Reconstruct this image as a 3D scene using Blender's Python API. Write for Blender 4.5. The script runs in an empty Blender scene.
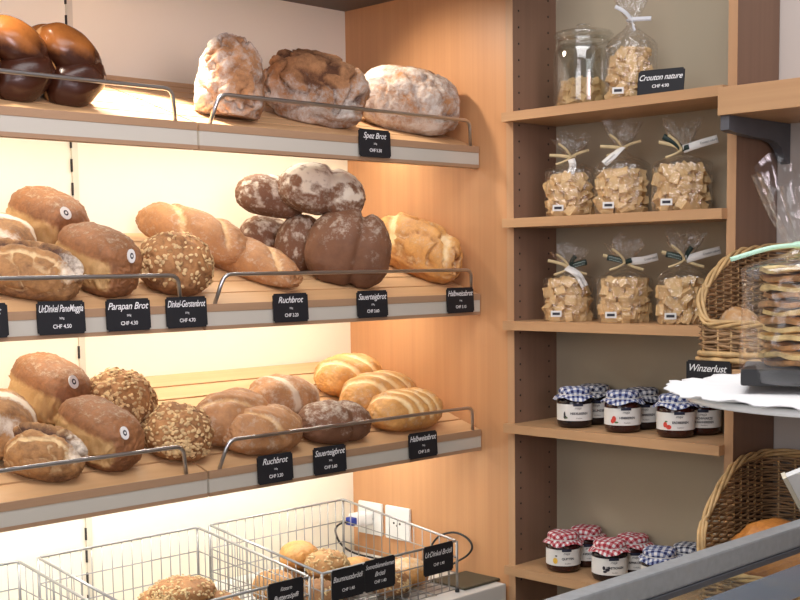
import bpy, bmesh, math, random
import numpy as np
from mathutils import Vector, Matrix
random.seed(7)
C = bpy.context.scene.collection
PI = math.pi
R = math.radians

# ------------------------------------------------------------------ nodes / materials
class NT:
    def __init__(s, name):
        s.m = bpy.data.materials.new(name); s.m.use_nodes = True
        s.t = s.m.node_tree; s.t.nodes.clear()
        s.out = s.t.nodes.new('ShaderNodeOutputMaterial')
    def n(s, kind, **kw):
        nd = s.t.nodes.new('ShaderNode' + kind)
        for k, v in kw.items():
            if k.startswith('i_'):
                s.set(nd, k[2:].replace('_', ' '), v)
            else:
                setattr(nd, k, v)
        return nd
    def set(s, nd, key, v):
        sock = nd.inputs[int(key)] if key.isdigit() else nd.inputs[key]
        if hasattr(v, 'is_output'):
            s.t.links.new(v, sock)
        else:
            if isinstance(v, (tuple, list)) and len(v) == 3 and sock.type == 'RGBA':
                v = (*v, 1)
            sock.default_value = v
    def math(s, op, a, b=0.5, clamp=False):
        nd = s.n('Math', operation=op, use_clamp=clamp)
        s.set(nd, '0', a); s.set(nd, '1', b)
        return nd.outputs[0]
    def mix(s, fac, a, b):
        nd = s.n('MixRGB')
        s.set(nd, '0', fac); s.set(nd, '1', a); s.set(nd, '2', b)
        return nd.outputs[0]
    def ramp(s, v, lo, hi):
        nd = s.n('MapRange', clamp=True)
        s.set(nd, 'Value', v); s.set(nd, 'From Min', lo); s.set(nd, 'From Max', hi)
        return nd.outputs[0]
    def coord(s, which='Object', scale=(1, 1, 1)):
        tc = s.n('TexCoord'); mp = s.n('Mapping')
        s.t.links.new(tc.outputs[which], mp.inputs[0])
        mp.inputs['Scale'].default_value = scale
        return mp.outputs[0]
    def noise(s, vec, scale, detail=3, rough=.5, w=None):
        nd = s.n('TexNoise')
        if w is not None:
            nd.noise_dimensions = '4D'; s.set(nd, 'W', w)
        s.set(nd, 'Vector', vec); s.set(nd, 'Scale', scale); s.set(nd, 'Detail', detail); s.set(nd, 'Roughness', rough)
        return nd.outputs[0]
    def attr(s, name):
        nd = s.n('Attribute'); nd.attribute_name = name
        return nd.outputs['Fac']
    def bump(s, h, strength, dist=.002):
        nd = s.n('Bump'); s.set(nd, 'Strength', strength); s.set(nd, 'Distance', dist); s.set(nd, 'Height', h)
        return nd.outputs[0]
    def pbr(s, col, rough=.5, metal=0., nrm=None, **kw):
        b = s.n('BsdfPrincipled')
        s.set(b, 'Base Color', col); s.set(b, 'Roughness', rough); s.set(b, 'Metallic', metal)
        if nrm is not None: s.set(b, 'Normal', nrm)
        for k, v in kw.items(): s.set(b, k.replace('_', ' '), v)
        s.t.links.new(b.outputs[0], s.out.inputs[0])
        return s.m

def srgb(r, g, b):
    f = lambda c: (c/255/12.92) if c/255 <= .04045 else ((c/255+.055)/1.055)**2.4
    return (f(r), f(g), f(b))

def plain(name, col, rough=.5, metal=0., var=.06, scale=30, bump=0.):
    s = NT(name)
    v = s.coord()
    nz = s.noise(v, scale)
    c = s.mix(s.ramp(nz, .3, .7), tuple(x*(1-var) for x in col), tuple(min(1, x*(1+var)) for x in col))
    nr = s.bump(s.noise(v, scale*6), bump) if bump else None
    return s.pbr(c, rough, metal, nr)

def wood(name, c1, c2, axis='Z', rough=.45, freq=60):
    s = NT(name)
    sc = {'X': (1.2, freq, freq), 'Y': (freq, 1.2, freq), 'Z': (freq, freq, 1.2)}[axis]
    g = s.noise(s.coord('Object', sc), 1.0, 4, .6)
    sc2 = {'X': (.6, 7, 7), 'Y': (7, .6, 7), 'Z': (7, 7, .6)}[axis]
    g2 = s.noise(s.coord('Object', sc2), 1.0, 2)
    f = s.math('ADD', s.math('MULTIPLY', g, .6), s.math('MULTIPLY', g2, .4))
    return s.pbr(s.mix(s.ramp(f, .35, .65), c1, c2), rough, 0., s.bump(g, .08, .001))

def crust(name, light, dark, pale, flourc=(.72, .66, .58), rough=.7, spots=.5, bump=.5, gloss=None, dist=.0025, grain=160):
    s = NT(name)
    v = s.coord(); w = s.math('MULTIPLY', s.n('ObjectInfo').outputs['Random'], 40.)
    n1 = s.noise(v, 22, 4, .6, w); n2 = s.noise(v, 75, 4, .65, w); n3 = s.noise(v, grain, 5, .7, w)
    f = s.math('ADD', s.ramp(n1, .3, .72), s.math('MULTIPLY', s.math('SUBTRACT', n2, .5), 2.2))
    f = s.math('ADD', f, s.math('MULTIPLY', s.math('SUBTRACT', n3, .5), 1.6))
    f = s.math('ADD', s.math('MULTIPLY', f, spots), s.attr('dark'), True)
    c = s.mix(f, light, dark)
    pl = s.math('ADD', s.attr('pale'), s.math('MULTIPLY', s.math('SUBTRACT', n2, .5), .9))
    pl = s.math('MULTIPLY', s.ramp(pl, .3, .75), s.ramp(s.attr('pale'), .02, .25))
    c = s.mix(pl, c, pale)
    fl = s.math('ADD', s.attr('flour'), s.math('MULTIPLY', s.math('SUBTRACT', n2, .5), 1.6))
    fl = s.math('ADD', fl, s.math('MULTIPLY', s.math('SUBTRACT', n3, .5), 1.5))
    fl = s.math('MULTIPLY', s.ramp(fl, .2, 1.05), s.ramp(s.attr('flour'), .02, .2))
    c = s.mix(s.math('MULTIPLY', fl, .9), c, flourc)
    h = s.math('ADD', s.math('MULTIPLY', n2, .7), s.math('MULTIPLY', n3, .45))
    rg = rough if gloss is None else gloss
    return s.pbr(c, rg, 0., s.bump(h, bump, dist))

def film(name, tint=(.97, .97, .97), edge=.55, base=.05, rough=.06, wrinkle=.35, scale=40):
    s = NT(name)
    tr = s.n('BsdfTransparent'); s.set(tr, 'Color', tint)
    gl = s.n('BsdfGlossy'); s.set(gl, 'Roughness', rough); s.set(gl, 'Color', (1, 1, 1))
    if wrinkle:
        nb = s.bump(s.noise(s.coord(), scale, 2), wrinkle, .01); s.set(gl, 'Normal', nb)
    lw = s.n('LayerWeight'); s.set(lw, 'Blend', .35)
    fac = s.math('ADD', s.math('MULTIPLY', lw.outputs['Facing'], edge), base, True)
    fac = s.math('MULTIPLY', fac, 1.0, True)
    mx = s.n('MixShader'); s.set(mx, '0', fac)
    s.t.links.new(tr.outputs[0], mx.inputs[1]); s.t.links.new(gl.outputs[0], mx.inputs[2])
    s.t.links.new(mx.outputs[0], s.out.inputs[0])
    return s.m

def frosted(name, col, opac):
    s = NT(name)
    tr = s.n('BsdfTransparent'); b = s.n('BsdfPrincipled'); s.set(b, 'Base Color', col); s.set(b, 'Roughness', .2)
    mx = s.n('MixShader'); s.set(mx, '0', opac)
    s.t.links.new(tr.outputs[0], mx.inputs[1]); s.t.links.new(b.outputs[0], mx.inputs[2]); s.t.links.new(mx.outputs[0], s.out.inputs[0])
    return s.m

P_ = srgb
def gingham(name, dark, mid, white=(.70, .70, .71), freq=1.0):
    s = NT(name)
    uv = s.n('UVMap').outputs[0]
    sp = s.n('SeparateXYZ'); s.set(sp, '0', uv)
    st = []
    for k in (0, 1):
        fr = s.math('FRACT', s.math('MULTIPLY', sp.outputs[k], freq))
        st.append(s.math('LESS_THAN', fr, .5))
    tot = s.math('ADD', st[0], st[1])
    c = s.mix(s.math('MINIMUM', tot, 1.), white, mid)
    c = s.mix(s.math('SUBTRACT', tot, 1., True), c, dark)
    return s.pbr(c, .85, 0., s.bump(s.noise(s.coord(), 900), .3, .0006))

M = {}
M['panel'] = wood('beech_panel', srgb(190, 138, 94), srgb(203, 151, 104), 'Z', .42, 70)
M['beech'] = wood('beech_shelf', srgb(178, 137, 98), srgb(194, 154, 113), 'Y', .45, 60)
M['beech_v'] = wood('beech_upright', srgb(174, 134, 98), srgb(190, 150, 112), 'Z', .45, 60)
M['beech_shaded'] = wood('beech_side_shaded', srgb(122, 94, 76), srgb(134, 104, 84), 'Z', .5, 60)  # same beech, darkened: shade on the bookcase sides is put into the colour
M['board'] = wood('beech_slat', srgb(200, 158, 112), srgb(218, 178, 132), 'X', .5, 50)
M['lip'] = wood('beech_lip', srgb(152, 122, 94), srgb(168, 136, 106), 'X', .5, 60)
M['groove'] = plain('slat_gap', srgb(150, 110, 72), .8)
M['wall_cream'] = plain('cream_back_panel', srgb(232, 224, 204), .6, 0, .01, 3)
M['wall_grey'] = plain('grey_wall', srgb(196, 186, 178), .8, 0, .02, 4, .03)
M['back_taupe'] = plain('taupe_back_panel', srgb(168, 156, 134), .7, 0, .015, 3)
M['canopy'] = plain('dark_canopy', srgb(104, 94, 88), .6, 0, .03, 4)
M['floor'] = plain('floor_tile', srgb(150, 140, 130), .5, 0, .05, 3)
M['strip'] = plain('price_rail_plastic', srgb(188, 184, 172), .22, 0, .01, 4)
M['chrome'] = plain('satin_steel', (.52, .52, .54), .28, 1., .03, 20)
M['wire'] = plain('zinc_wire', (.36, .36, .35), .42, .8, .05, 60)
M['alu'] = plain('brushed_rail', (.40, .43, .45), .4, .3, .08, 90, .03)
M['card'] = plain('black_card', (.0045, .005, .008), .7, 0, .1, 30)
M['ink'] = plain('white_lettering', (.78, .78, .78), .6)
M['black'] = plain('black_plastic', (.012, .012, .013), .4)
M['white_plastic'] = plain('white_plastic', (.78, .78, .76), .35, 0, .01)
M['counter'] = plain('pale_counter', srgb(206, 204, 198), .35, 0, .02, 8)
M['slot'] = plain('slot_black', (.02, .018, .016), .8)
M['upright'] = plain('upright_paint', srgb(205, 198, 180), .5, .1, .02)
M['bracket'] = plain('grey_bracket', srgb(92, 94, 100), .45, .2, .05, 40)
M['paper'] = plain('white_paper', (.72, .71, .68), .8, 0, .03)
M['doily'] = plain('paper_doily', (.74, .74, .74), .9, 0, .02, 60, .2)
M['china'] = plain('white_china', (.82, .82, .81), .2, 0, .01)
M['jam_red'] = plain('dark_jam', (.035, .008, .006), .12, 0, .3, 40)
M['jam_black'] = plain('black_jam', (.012, .006, .008), .12, 0, .3, 40)
M['ink_dark'] = plain('dark_print', (.03, .03, .04), .7)
M['navy_seal'] = plain('navy_seal', (.01, .014, .04), .5)
M['fruit_red'] = plain('red_print', srgb(206, 66, 52), .6, 0, .2, 200)
M['fruit_green'] = plain('green_print', srgb(80, 110, 60), .6)
M['fruit_yellow'] = plain('yellow_print', srgb(222, 178, 62), .6, 0, .1, 200)
M['fruit_black'] = plain('black_print', (.02, .02, .03), .6)
M['g_blue'] = gingham('blue_gingham', (.010, .016, .10), (.22, .26, .42))
M['g_navy'] = gingham('navy_gingham', (.010, .012, .04), (.24, .26, .32))
M['g_red'] = gingham('red_gingham', (.30, .012, .025), (.52, .16, .18))
M['raffia'] = plain('raffia', srgb(196, 176, 134), .75, 0, .15, 80)
M['ribbon_white'] = plain('pale_ribbon', srgb(205, 206, 210), .45, 0, .04)
M['ribbon_green'] = plain('dark_green_ribbon', (.006, .022, .018), .45)
M['dot'] = plain('ribbon_dot', (.55, .66, .6), .6)
M['mint'] = plain('mint_ribbon', srgb(176, 216, 190), .5, 0, .04)
M['film'] = film('clear_film', (.96, .96, .96), .45, .06, .12, 1.0, 70)
M['film2'] = film('clear_film_waffles', (.985, .985, .985), .28, .035, .16, 1.0, 30)
M['jarglass'] = film('jar_glass', (.93, .94, .93), .6, .05, .03, 0)
M['glass'] = film('counter_glass', (.88, .90, .84), .30, .04, .02, 0)
M['blue_reflection'] = frosted('painted_blue_reflection', srgb(178, 200, 228), .55)  # bluish reflection in the counter glass, put in as a tint
M['crouton'] = crust('crouton_crumb', srgb(222, 192, 142), srgb(196, 152, 96), srgb(236, 214, 170), spots=.6, bump=.4, dist=.0012, grain=300)
M['wicker'] = plain('wicker_willow', srgb(150, 118, 84), .6, 0, .35, 35, .2)
M['wicker_light'] = plain('wicker_rim', srgb(196, 162, 112), .55, 0, .22, 45, .2)
M['waffle'] = plain('crisp_waffle', srgb(242, 204, 140), .7, 0, .25, 120, .4)
M['waffle_dark'] = plain('nutty_filling', srgb(186, 136, 84), .7, 0, .35, 160, .5)
M['oat'] = plain('oat_flake', srgb(204, 172, 124), .85, 0, .25, 90)
M['seed'] = plain('mixed_seed', srgb(205, 176, 128), .7, 0, .3, 200)
M['pad'] = plain('dark_pad', srgb(70, 66, 50), .5, 0, .1, 30)
M['blue_plug'] = plain('blue_plug', srgb(40, 60, 150), .4)
M['beige'] = plain('beige_plastic', srgb(214, 206, 186), .4)
# crusts
M['c_braid'] = crust('glazed_braid', P_(172, 106, 50), P_(62, 32, 20), P_(214, 160, 100), rough=.3, spots=.22, bump=.15, gloss=.27)
M['c_farm'] = crust('floury_farm_crust', P_(176, 128, 86), P_(92, 58, 36), P_(204, 160, 112), P_(208, 200, 190), .9, .6, 1., dist=.006)
M['c_tin'] = crust('tin_loaf_crust', P_(150, 100, 60), P_(88, 54, 30), P_(188, 150, 98), P_(210, 190, 156), .65, .6, .8, dist=.003)
M['c_crack'] = crust('dark_rustic_crust', P_(174, 128, 78), P_(80, 50, 32), P_(216, 186, 138), P_(228, 216, 196), .7, .6, .8, dist=.003)
M['c_oat'] = crust('oat_loaf_crust', P_(176, 126, 76), P_(104, 66, 38), P_(206, 166, 104), P_(210, 190, 156), .75, .6, .9, dist=.003)
M['c_ruch'] = crust('half_brown_crust', P_(180, 130, 84), P_(122, 80, 50), P_(212, 172, 120), P_(222, 204, 178), .65, .5, .55)
M['c_sour'] = crust('sourdough_crust', P_(122, 83, 57), P_(72, 46, 32), P_(168, 130, 94), P_(224, 212, 192), .7, .32, .5)
M['c_gold'] = crust('golden_crust', P_(216, 162, 92), P_(152, 92, 42), P_(238, 206, 150), P_(232, 214, 182), .55, .55, .6)
M['c_orange'] = crust('orange_crust', P_(206, 138, 68), P_(150, 84, 34), P_(224, 178, 110), P_(232, 214, 182), .4, .5, .4)
M['c_roll'] = crust('roll_crust', P_(200, 152, 96), P_(150, 102, 58), P_(224, 190, 140), P_(222, 206, 180), .7, .55, .6)
M['c_seedroll'] = crust('seeded_roll_crust', P_(172, 126, 82), P_(112, 76, 48), P_(204, 166, 116), P_(222, 206, 180), .8, .6, 1.)

# ------------------------------------------------------------------ object helpers
def mesh_obj(name, verts, faces, mat=None, parent=None, smooth=True):
    me = bpy.data.meshes.new(name)
    me.from_pydata([tuple(v) for v in verts], [], faces); me.update()
    if smooth:
        me.polygons.foreach_set('use_smooth', [True]*len(me.polygons))
    if mat:
        for m in (mat if isinstance(mat, (list, tuple)) else [mat]): me.materials.append(M[m] if isinstance(m, str) else m)
    o = bpy.data.objects.new(name, me); C.objects.link(o)
    if parent: o.parent = parent
    return o

def bm_obj(name, bm, mat=None, parent=None, smooth=False):
    me = bpy.data.meshes.new(name); bmesh.ops.recalc_face_normals(bm, faces=bm.faces)
    bm.to_mesh(me); bm.free()
    if smooth: me.polygons.foreach_set('use_smooth', [True]*len(me.polygons))
    if mat: me.materials.append(M[mat])
    o = bpy.data.objects.new(name, me); C.objects.link(o)
    if parent: o.parent = parent
    return o

def tag(o, label=None, cat=None, group=None, kind=None):
    if label: o['label'] = label
    if cat: o['category'] = cat
    if group: o['group'] = group
    if kind: o['kind'] = kind
    return o

def empty(name, loc, label, cat, group=None, rz=0., rot=None):
    o = bpy.data.objects.new(name, None); C.objects.link(o); o.location = loc
    o.rotation_euler = rot or (0, 0, rz); o.empty_display_size = .02
    return tag(o, label, cat, group)

def add_box(bm, lo, hi, bev=0.):
    r = bmesh.ops.create_cube(bm, size=1)
    for v in r['verts']:
        v.co = Vector(((lo[i]+hi[i])/2 + v.co[i]*(hi[i]-lo[i]) for i in range(3)))
    if bev:
        es = list({e for v in r['verts'] for e in v.link_edges})
        bmesh.ops.bevel(bm, geom=es, offset=bev, segments=2, affect='EDGES', profile=.6)

def box(name, lo, hi, mat, parent=None, bev=0.):
    bm = bmesh.new(); add_box(bm, lo, hi, bev); return bm_obj(name, bm, mat, parent)

def tube_data(pts, rad, n=8, closed=False, cap=True):
    pts = [Vector(p) for p in pts]; V = []; F = []
    m = len(pts); rads = rad if isinstance(rad, (list, tuple)) else [rad]*m
    up = None
    for i, p in enumerate(pts):
        if closed: t = pts[(i+1) % m] - pts[i-1]
        else: t = pts[min(i+1, m-1)] - pts[max(i-1, 0)]
        t.normalize()
        if up is None:
            up = Vector((0, 0, 1)) if abs(t.z) < .9 else Vector((1, 0, 0))
        a = (up - t*up.dot(t))
        if a.length < 1e-5: a = t.orthogonal()
        a.normalize(); b = t.cross(a); up = a
        for k in range(n):
            an = 2*PI*k/n
            V.append(p + (a*math.cos(an) + b*math.sin(an))*rads[i])
    for i in range(m if closed else m-1):
        for k in range(n):
            j = (i+1) % m
            F.append((i*n+k, i*n+(k+1) % n, j*n+(k+1) % n, j*n+k))
    if cap and not closed:
        F.append(tuple(range(n-1, -1, -1))); F.append(tuple((m-1)*n+k for k in range(n)))
    return V, F

class MB:
    def __init__(s): s.V = []; s.F = []
    def add(s, VF):
        V, F = VF; o = len(s.V); s.V += list(V); s.F += [tuple(i+o for i in f) for f in F]; return s
    def tube(s, pts, rad, n=8, closed=False): return s.add(tube_data(pts, rad, n, closed))
    def build(s, name, mat, parent=None, smooth=True): return mesh_obj(name, s.V, s.F, mat, parent, smooth)

def lathe_data(prof, n=40, mod=None):
    V = []; F = []
    for i, (r, z) in enumerate(prof):
        for k in range(n):
            a = 2*PI*k/n; rr, zz = (r, z) if mod is None else mod(r, z, a, i)
            V.append((rr*math.cos(a), rr*math.sin(a), zz))
    for i in range(len(prof)-1):
        for k in range(n):
            F.append((i*n+k, i*n+(k+1) % n, (i+1)*n+(k+1) % n, (i+1)*n+k))
    return V, F

def round_path(pts, r=.012, seg=5):
    pts = [Vector(p) for p in pts]; out = [pts[0]]
    for i in range(1, len(pts)-1):
        a = (pts[i-1]-pts[i]).normalized(); b = (pts[i+1]-pts[i]).normalized()
        p0 = pts[i]+a*r; p1 = pts[i]+b*r
        for k in range(seg+1):
            t = k/seg; out.append(p0*(1-t)**2 + pts[i]*2*t*(1-t) + p1*t*t)
    out.append(pts[-1]); return out

def smooth_path(pts, sub=6):
    P = [Vector(p) for p in pts]; out = []
    for i in range(len(P)-1):
        p0 = P[max(i-1, 0)]; p1 = P[i]; p2 = P[i+1]; p3 = P[min(i+2, len(P)-1)]
        for k in range(sub):
            t = k/sub
            out.append(.5*((2*p1)+(p2-p0)*t+(2*p0-5*p1+4*p2-p3)*t*t+(3*p1-p0-3*p2+p3)*t**3))
    out.append(P[-1]); return out

def text_verts(body, size, shear=0., align='CENTER', bold=0., sx=1.):
    cu = bpy.data.curves.new('lettering', 'FONT'); cu.body = body; cu.size = size; cu.shear = shear
    cu.align_x = align; cu.align_y = 'CENTER'; cu.resolution_u = 3; cu.offset = bold; cu.space_character = .95
    ob = bpy.data.objects.new('lettering', cu); C.objects.link(ob)
    dg = bpy.context.evaluated_depsgraph_get(); dg.update()
    me = bpy.data.meshes.new_from_object(ob.evaluated_get(dg))
    V = [(v.co.x*sx, v.co.y) for v in me.vertices]; F = [tuple(p.vertices) for p in me.polygons]
    bpy.data.objects.remove(ob); bpy.data.curves.remove(cu); bpy.data.meshes.remove(me)
    return V, F

def fit_text(body, size, maxw, **kw):
    V, F = text_verts(body, size, **kw)
    w = max(v[0] for v in V) - min(v[0] for v in V)
    c = (max(v[0] for v in V) + min(v[0] for v in V))/2
    k = min(1., maxw/w)
    return [((x-c)*k, y) for x, y in V], F

# ------------------------------------------------------------------ numpy noise
_rs = np.random.RandomState(3)
_perm = _rs.permutation(512).astype(np.int64); _grad = _rs.randn(512, 3); _grad /= np.linalg.norm(_grad, axis=1)[:, None]
def pnoise(P):
    P = np.asarray(P, float); i = np.floor(P).astype(np.int64); f = P - i
    u = f*f*f*(f*(f*6-15)+10); out = 0
    for dx in (0, 1):
        for dy in (0, 1):
            for dz in (0, 1):
                h = _perm[(_perm[(_perm[(i[:, 0]+dx) & 511] + i[:, 1]+dy) & 511] + i[:, 2]+dz) & 511]
                g = _grad[h]; d = f - np.array([dx, dy, dz])
                w = (u[:, 0] if dx else 1-u[:, 0])*(u[:, 1] if dy else 1-u[:, 1])*(u[:, 2] if dz else 1-u[:, 2])
                out = out + w*(g*d).sum(1)
    return out*1.6
def fbm(P, o=3):
    return sum(pnoise(P*2**k + 17.3*k)*.5**k for k in range(o))
def sstep(x, a, b):
    t = np.clip((x-a)/(b-a), 0, 1); return t*t*(3-2*t)

# ------------------------------------------------------------------ loaf builder
TILT = math.atan2(.134, .397)
YF = 1.711
ZF = dict(T=1.791, M=1.491, B=1.208)
def shelf_pt(t, x, d, h=0.):
    return Vector((x, YF + d*math.cos(TILT) - h*math.sin(TILT), ZF[t] + d*math.sin(TILT) + h*math.cos(TILT)))

def loaf_mesh(name, L, W, H, mat, seed=0, e1=.85, e2=.85, lump=.05, lscale=2.2, crack=None, grooves=(), pinch=None,
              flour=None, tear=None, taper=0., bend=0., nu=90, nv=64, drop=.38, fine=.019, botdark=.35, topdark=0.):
    sp = lambda t, e: np.sign(t)*np.abs(t)**e
    v = np.linspace(-PI/2, PI/2, nu); v = np.sin(v)*.35*PI/2 + v*.65
    u = np.linspace(0, 2*PI, nv, endpoint=False)
    vv, uu = np.meshgrid(v, u, indexing='ij'); vv = vv.ravel(); uu = uu.ravel()
    X = sp(np.sin(vv), e1); Y = sp(np.cos(vv), e1)*sp(np.cos(uu), e2); Z = sp(np.cos(vv), e1)*sp(np.sin(uu), e2)
    off = np.array([seed*7.13, seed*3.7, seed*5.9])
    U = np.stack([X, Y, Z], 1)
    disp = lump*fbm(U*lscale*.8 + off, 3) + fine*fbm(U*9 + off, 2)
    pale = np.zeros(len(X)); dark = np.zeros(len(X)); fl = np.zeros(len(X))
    top = sstep(Z, -.1, .35)
    if crack:
        cs, ca, cp, cd = crack          # scale, amplitude, pale, dark
        wv = U + .25*np.stack([fbm(U*2+off+k*9, 2) for k in range(3)], 1)
        rg = 1-np.abs(pnoise(wv*cs + off))*2.4
        k = sstep(rg, .62, .98)*sstep(Z, -.75, -.2)
        disp -= ca*k; pale += cp*k; dark += cd*k
        disp += ca*.6*fbm(wv*cs*.6+off+5, 2)
    for g in grooves:                    # (along, angle, width, depth, pale, flour, wobble)
        s0, an, w, dp, pa, ff, wb = g
        s = X*math.cos(an) + Y*math.sin(an) - s0 + wb*fbm(U*3+off, 2)
        k = np.exp(-(s/w)**2)*top
        lip = np.exp(-((s-1.9*w)/w)**2)*top
        disp -= dp*k; disp += dp*.45*lip; pale += pa*k; fl += ff*k
    if pinch:
        for (x0, w, dp) in pinch:
            k = np.exp(-((X-x0+.04*fbm(U*2+off, 2))/w)**2); disp -= dp*k; pale += .25*np.exp(-((X-x0)/(w*.5))**2)*top
    if tear:                             # (side, strength)
        sd, st = tear
        k = sstep(Y*sd, .45, .8)*sstep(Z, -.75, -.3)*(1-sstep(Z, .25, .6))
        pale += k; disp += k*st*fbm(U*np.array([5, 5, 11])+off, 3) - .04*k
    if flour:
        fl += flour(X, Y, Z, U, off)
    a = np.array([L/2, W/2, 1.])
    k = 1+disp
    px = X*k*L/2; py = Y*k*W/2*(1+taper*X); pz = Z*k
    pz = np.where(pz > 0, pz*(1-drop)*H, pz*drop*H*1.08) + drop*H
    pz = np.maximum(pz, .04*H*(1-.4*np.abs(X))) - .0
    pz = pz - pz.min()
    py = py + bend*W*(X**2-.3)
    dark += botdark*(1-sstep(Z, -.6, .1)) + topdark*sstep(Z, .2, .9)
    V = np.stack([px, py, pz], 1)
    F = []
    for i in range(nu-1):
        for j in range(nv):
            F.append((i*nv+j, i*nv+(j+1) % nv, (i+1)*nv+(j+1) % nv, (i+1)*nv+j))
    o = mesh_obj(name, V.tolist(), F, mat)
    bm = bmesh.new(); bm.from_mesh(o.data); bm.to_mesh(o.data)
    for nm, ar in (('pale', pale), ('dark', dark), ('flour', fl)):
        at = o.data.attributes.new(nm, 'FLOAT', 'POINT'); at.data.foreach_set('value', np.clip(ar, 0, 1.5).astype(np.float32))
    bm.free()
    return o, V, np.stack([X, Y, Z], 1)

def place(o, tier, x, d, yaw, lift=0., extra=(0, 0, 0), tilt=None):
    mt = Matrix.Rotation(TILT if tilt is None else tilt, 4, 'X') @ Matrix.Rotation(R(extra[0]), 4, 'X') @ Matrix.Rotation(R(extra[1]), 4, 'Y') @ Matrix.Rotation(R(yaw), 4, 'Z')
    o.matrix_world = Matrix.Translation(shelf_pt(tier, x, d, lift)) @ mt
    return o

def flakes(o, n, size, mat, sel, seed, name='oat_topping', thick=.0010, elong=1.25):
    """rolled-oat flakes / seeds lying on the crust: one part of the loaf"""
    me = o.data; rnd = random.Random(seed); mb = MB()
    polys = [p for p in me.polygons if sel(p.center, p.normal)]
    if not polys: return
    for _ in range(n):
        p = rnd.choice(polys); nn = p.normal
        c = p.center + Vector((rnd.uniform(-1, 1), rnd.uniform(-1, 1), rnd.uniform(-1, 1)))*.0015 + nn*.0008
        nn = (nn + Vector((rnd.uniform(-1, 1), rnd.uniform(-1, 1), rnd.uniform(-1, 1)))*.35).normalized()
        t = nn.orthogonal().normalized(); t.rotate(Matrix.Rotation(rnd.uniform(0, 6.28), 3, nn)); b = nn.cross(t)
        s = size*rnd.uniform(.7, 1.25); V = []; k = 7
        for lay, (sc, h) in enumerate(((1., 0.), (.8, thick))):
            for j in range(k):
                an = 2*PI*j/k; V.append(c + t*math.cos(an)*s*sc*elong/1.3 + b*math.sin(an)*s*sc/1.3*.9 + nn*h)
        F = [tuple(range(k, 2*k))] + [(j, (j+1) % k, k+(j+1) % k, k+j) for j in range(k)]
        mb.add((V, F))
    return mb.build(name, mat, o, True)

def sticker(o, V, pos, r=.011):
    """oval paper label pressed on the crust"""
    me = o.data
    p = min(me.polygons, key=lambda q: (q.center-Vector(pos)).length)
    n = Vector((0, 0, 0))
    for q in me.polygons:
        if (q.center-p.center).length < .012: n += q.normal
    n.normalize(); t = Vector((1, 0, 0)); t = (t-n*t.dot(n)).normalized(); b = n.cross(t)
    def disc(rx, ry, h, k=24):
        c = p.center + n*h
        V = [c + t*rx*math.cos(2*PI*j/k) + b*ry*math.sin(2*PI*j/k) for j in range(k)]
        V += [v - n*.003 for v in V]
        return V, [tuple(range(k))] + [(j, (j+1) % k, k+(j+1) % k, k+j) for j in range(k)]
    s = MB().add(disc(r*1.25, r*.95, .0025)).build('paper_sticker', 'paper', o, False); s['label'] = 'white oval paper sticker'
    lg = MB().add(disc(r*.55, r*.42, .0031)).build('emblem', 'ink_dark', s, False)
    MB().add(disc(r*.25, r*.2, .0034)).build('emblem_center', 'paper', s, False)

# ------------------------------------------------------------------ setting
def struct(o): o['kind'] = 'structure'; return o
YB = 2.108; XP = 1.95; XW = 2.095
struct(box('floor', (-2.6, -2.6, -.02), (2.3, 2.3, 0), 'floor'))
struct(box('wall_back', (-2.6, YB, 0), (2.3, YB+.05, 2.75), 'wall_cream'))
struct(box('wall_right', (XP, 1.6375, 0), (XP+.03, YB, 2.75), 'panel'))
struct(box('wall_side', (XW, -2.6, 0), (XW+.05, 1.6375, 2.75), 'wall_grey'))
struct(box('ceiling', (-2.6, 1.50, 2.122), (XP-.001, YB-.001, 2.20), 'canopy'))

# slotted upright on the back panel
up = empty('wall_upright', (1.245, YB, .0), 'slotted pale metal shelf upright on the cream back panel behind the breads', 'shelf upright')
box('upright_strip', (-.003, -.004, .88), (.010, 0, 2.12), 'upright', up)
mb = bmesh.new()
z = .9
while z < 2.1:
    add_box(mb, (-.0048, -.0048, z), (-.0020, -.0008, z+.024)); z += .044
bm_obj('slot_row', mb, 'slot', up)

# ------------------------------------------------------------------ bread shelves
RODR = .0035
def bread_shelf(t, x0, x1, rail, label):
    z0 = ZF[t]
    root = empty('bread_shelf', (x0, YF, z0), label, 'bread shelf', 'sloping bread shelves in three tiers')
    def P(x, d, h): return shelf_pt(t, x, d, h) - root.location
    # slatted board: eight slats across the depth over a thin tray
    bm = bmesh.new()
    def slab(d0, d1, h0, h1, a=x0+.001, b=x1-.001):
        vs = [bm.verts.new(P(x, d, h)) for x in (a, b) for d in (d0, d1) for h in (h0, h1)]
        for f in ((0, 1, 3, 2), (4, 6, 7, 5), (0, 4, 5, 1), (2, 3, 7, 6), (0, 2, 6, 4), (1, 5, 7, 3)): bm.faces.new([vs[i] for i in f])
    n = 7; pitch = .417/n
    for k in range(n): slab(k*pitch, (k+1)*pitch-.006, -.009, 0)
    bm_obj('slat_board', bm, 'board', root)
    bm = bmesh.new(); slab(0, .415, -.016, -.0092); bm_obj('board_base', bm, 'groove', root)
    lo = lambda x, y, z: (x-x0, y-YF, z-z0)
    box('wood_lip', lo(x0+.001, YF-.004, z0-.0125), lo(x1-.001, YF+.016, z0+.0005), 'lip', root)
    box('wood_lip', lo(x0+.001, YF-.004, z0-.043), lo(x1-.001, YF+.016, z0-.0365), 'lip', root)
    box('price_rail', lo(x0+.001, YF-.003, z0-.0363), lo(x1-.001, YF+.014, z0-.0127), 'strip', root)
    a, b = rail
    pts = round_path([lo(a, YF+.003, z0-.003), lo(a+.016, YF-.007, z0+.05), lo(b-.012, YF-.007, z0+.05), lo(b, YF+.003, z0-.003)], .016, 6)
    MB().tube(pts, RODR, 10).build('guard_rail', 'chrome', root)
    return root
SX = 1.245
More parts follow.
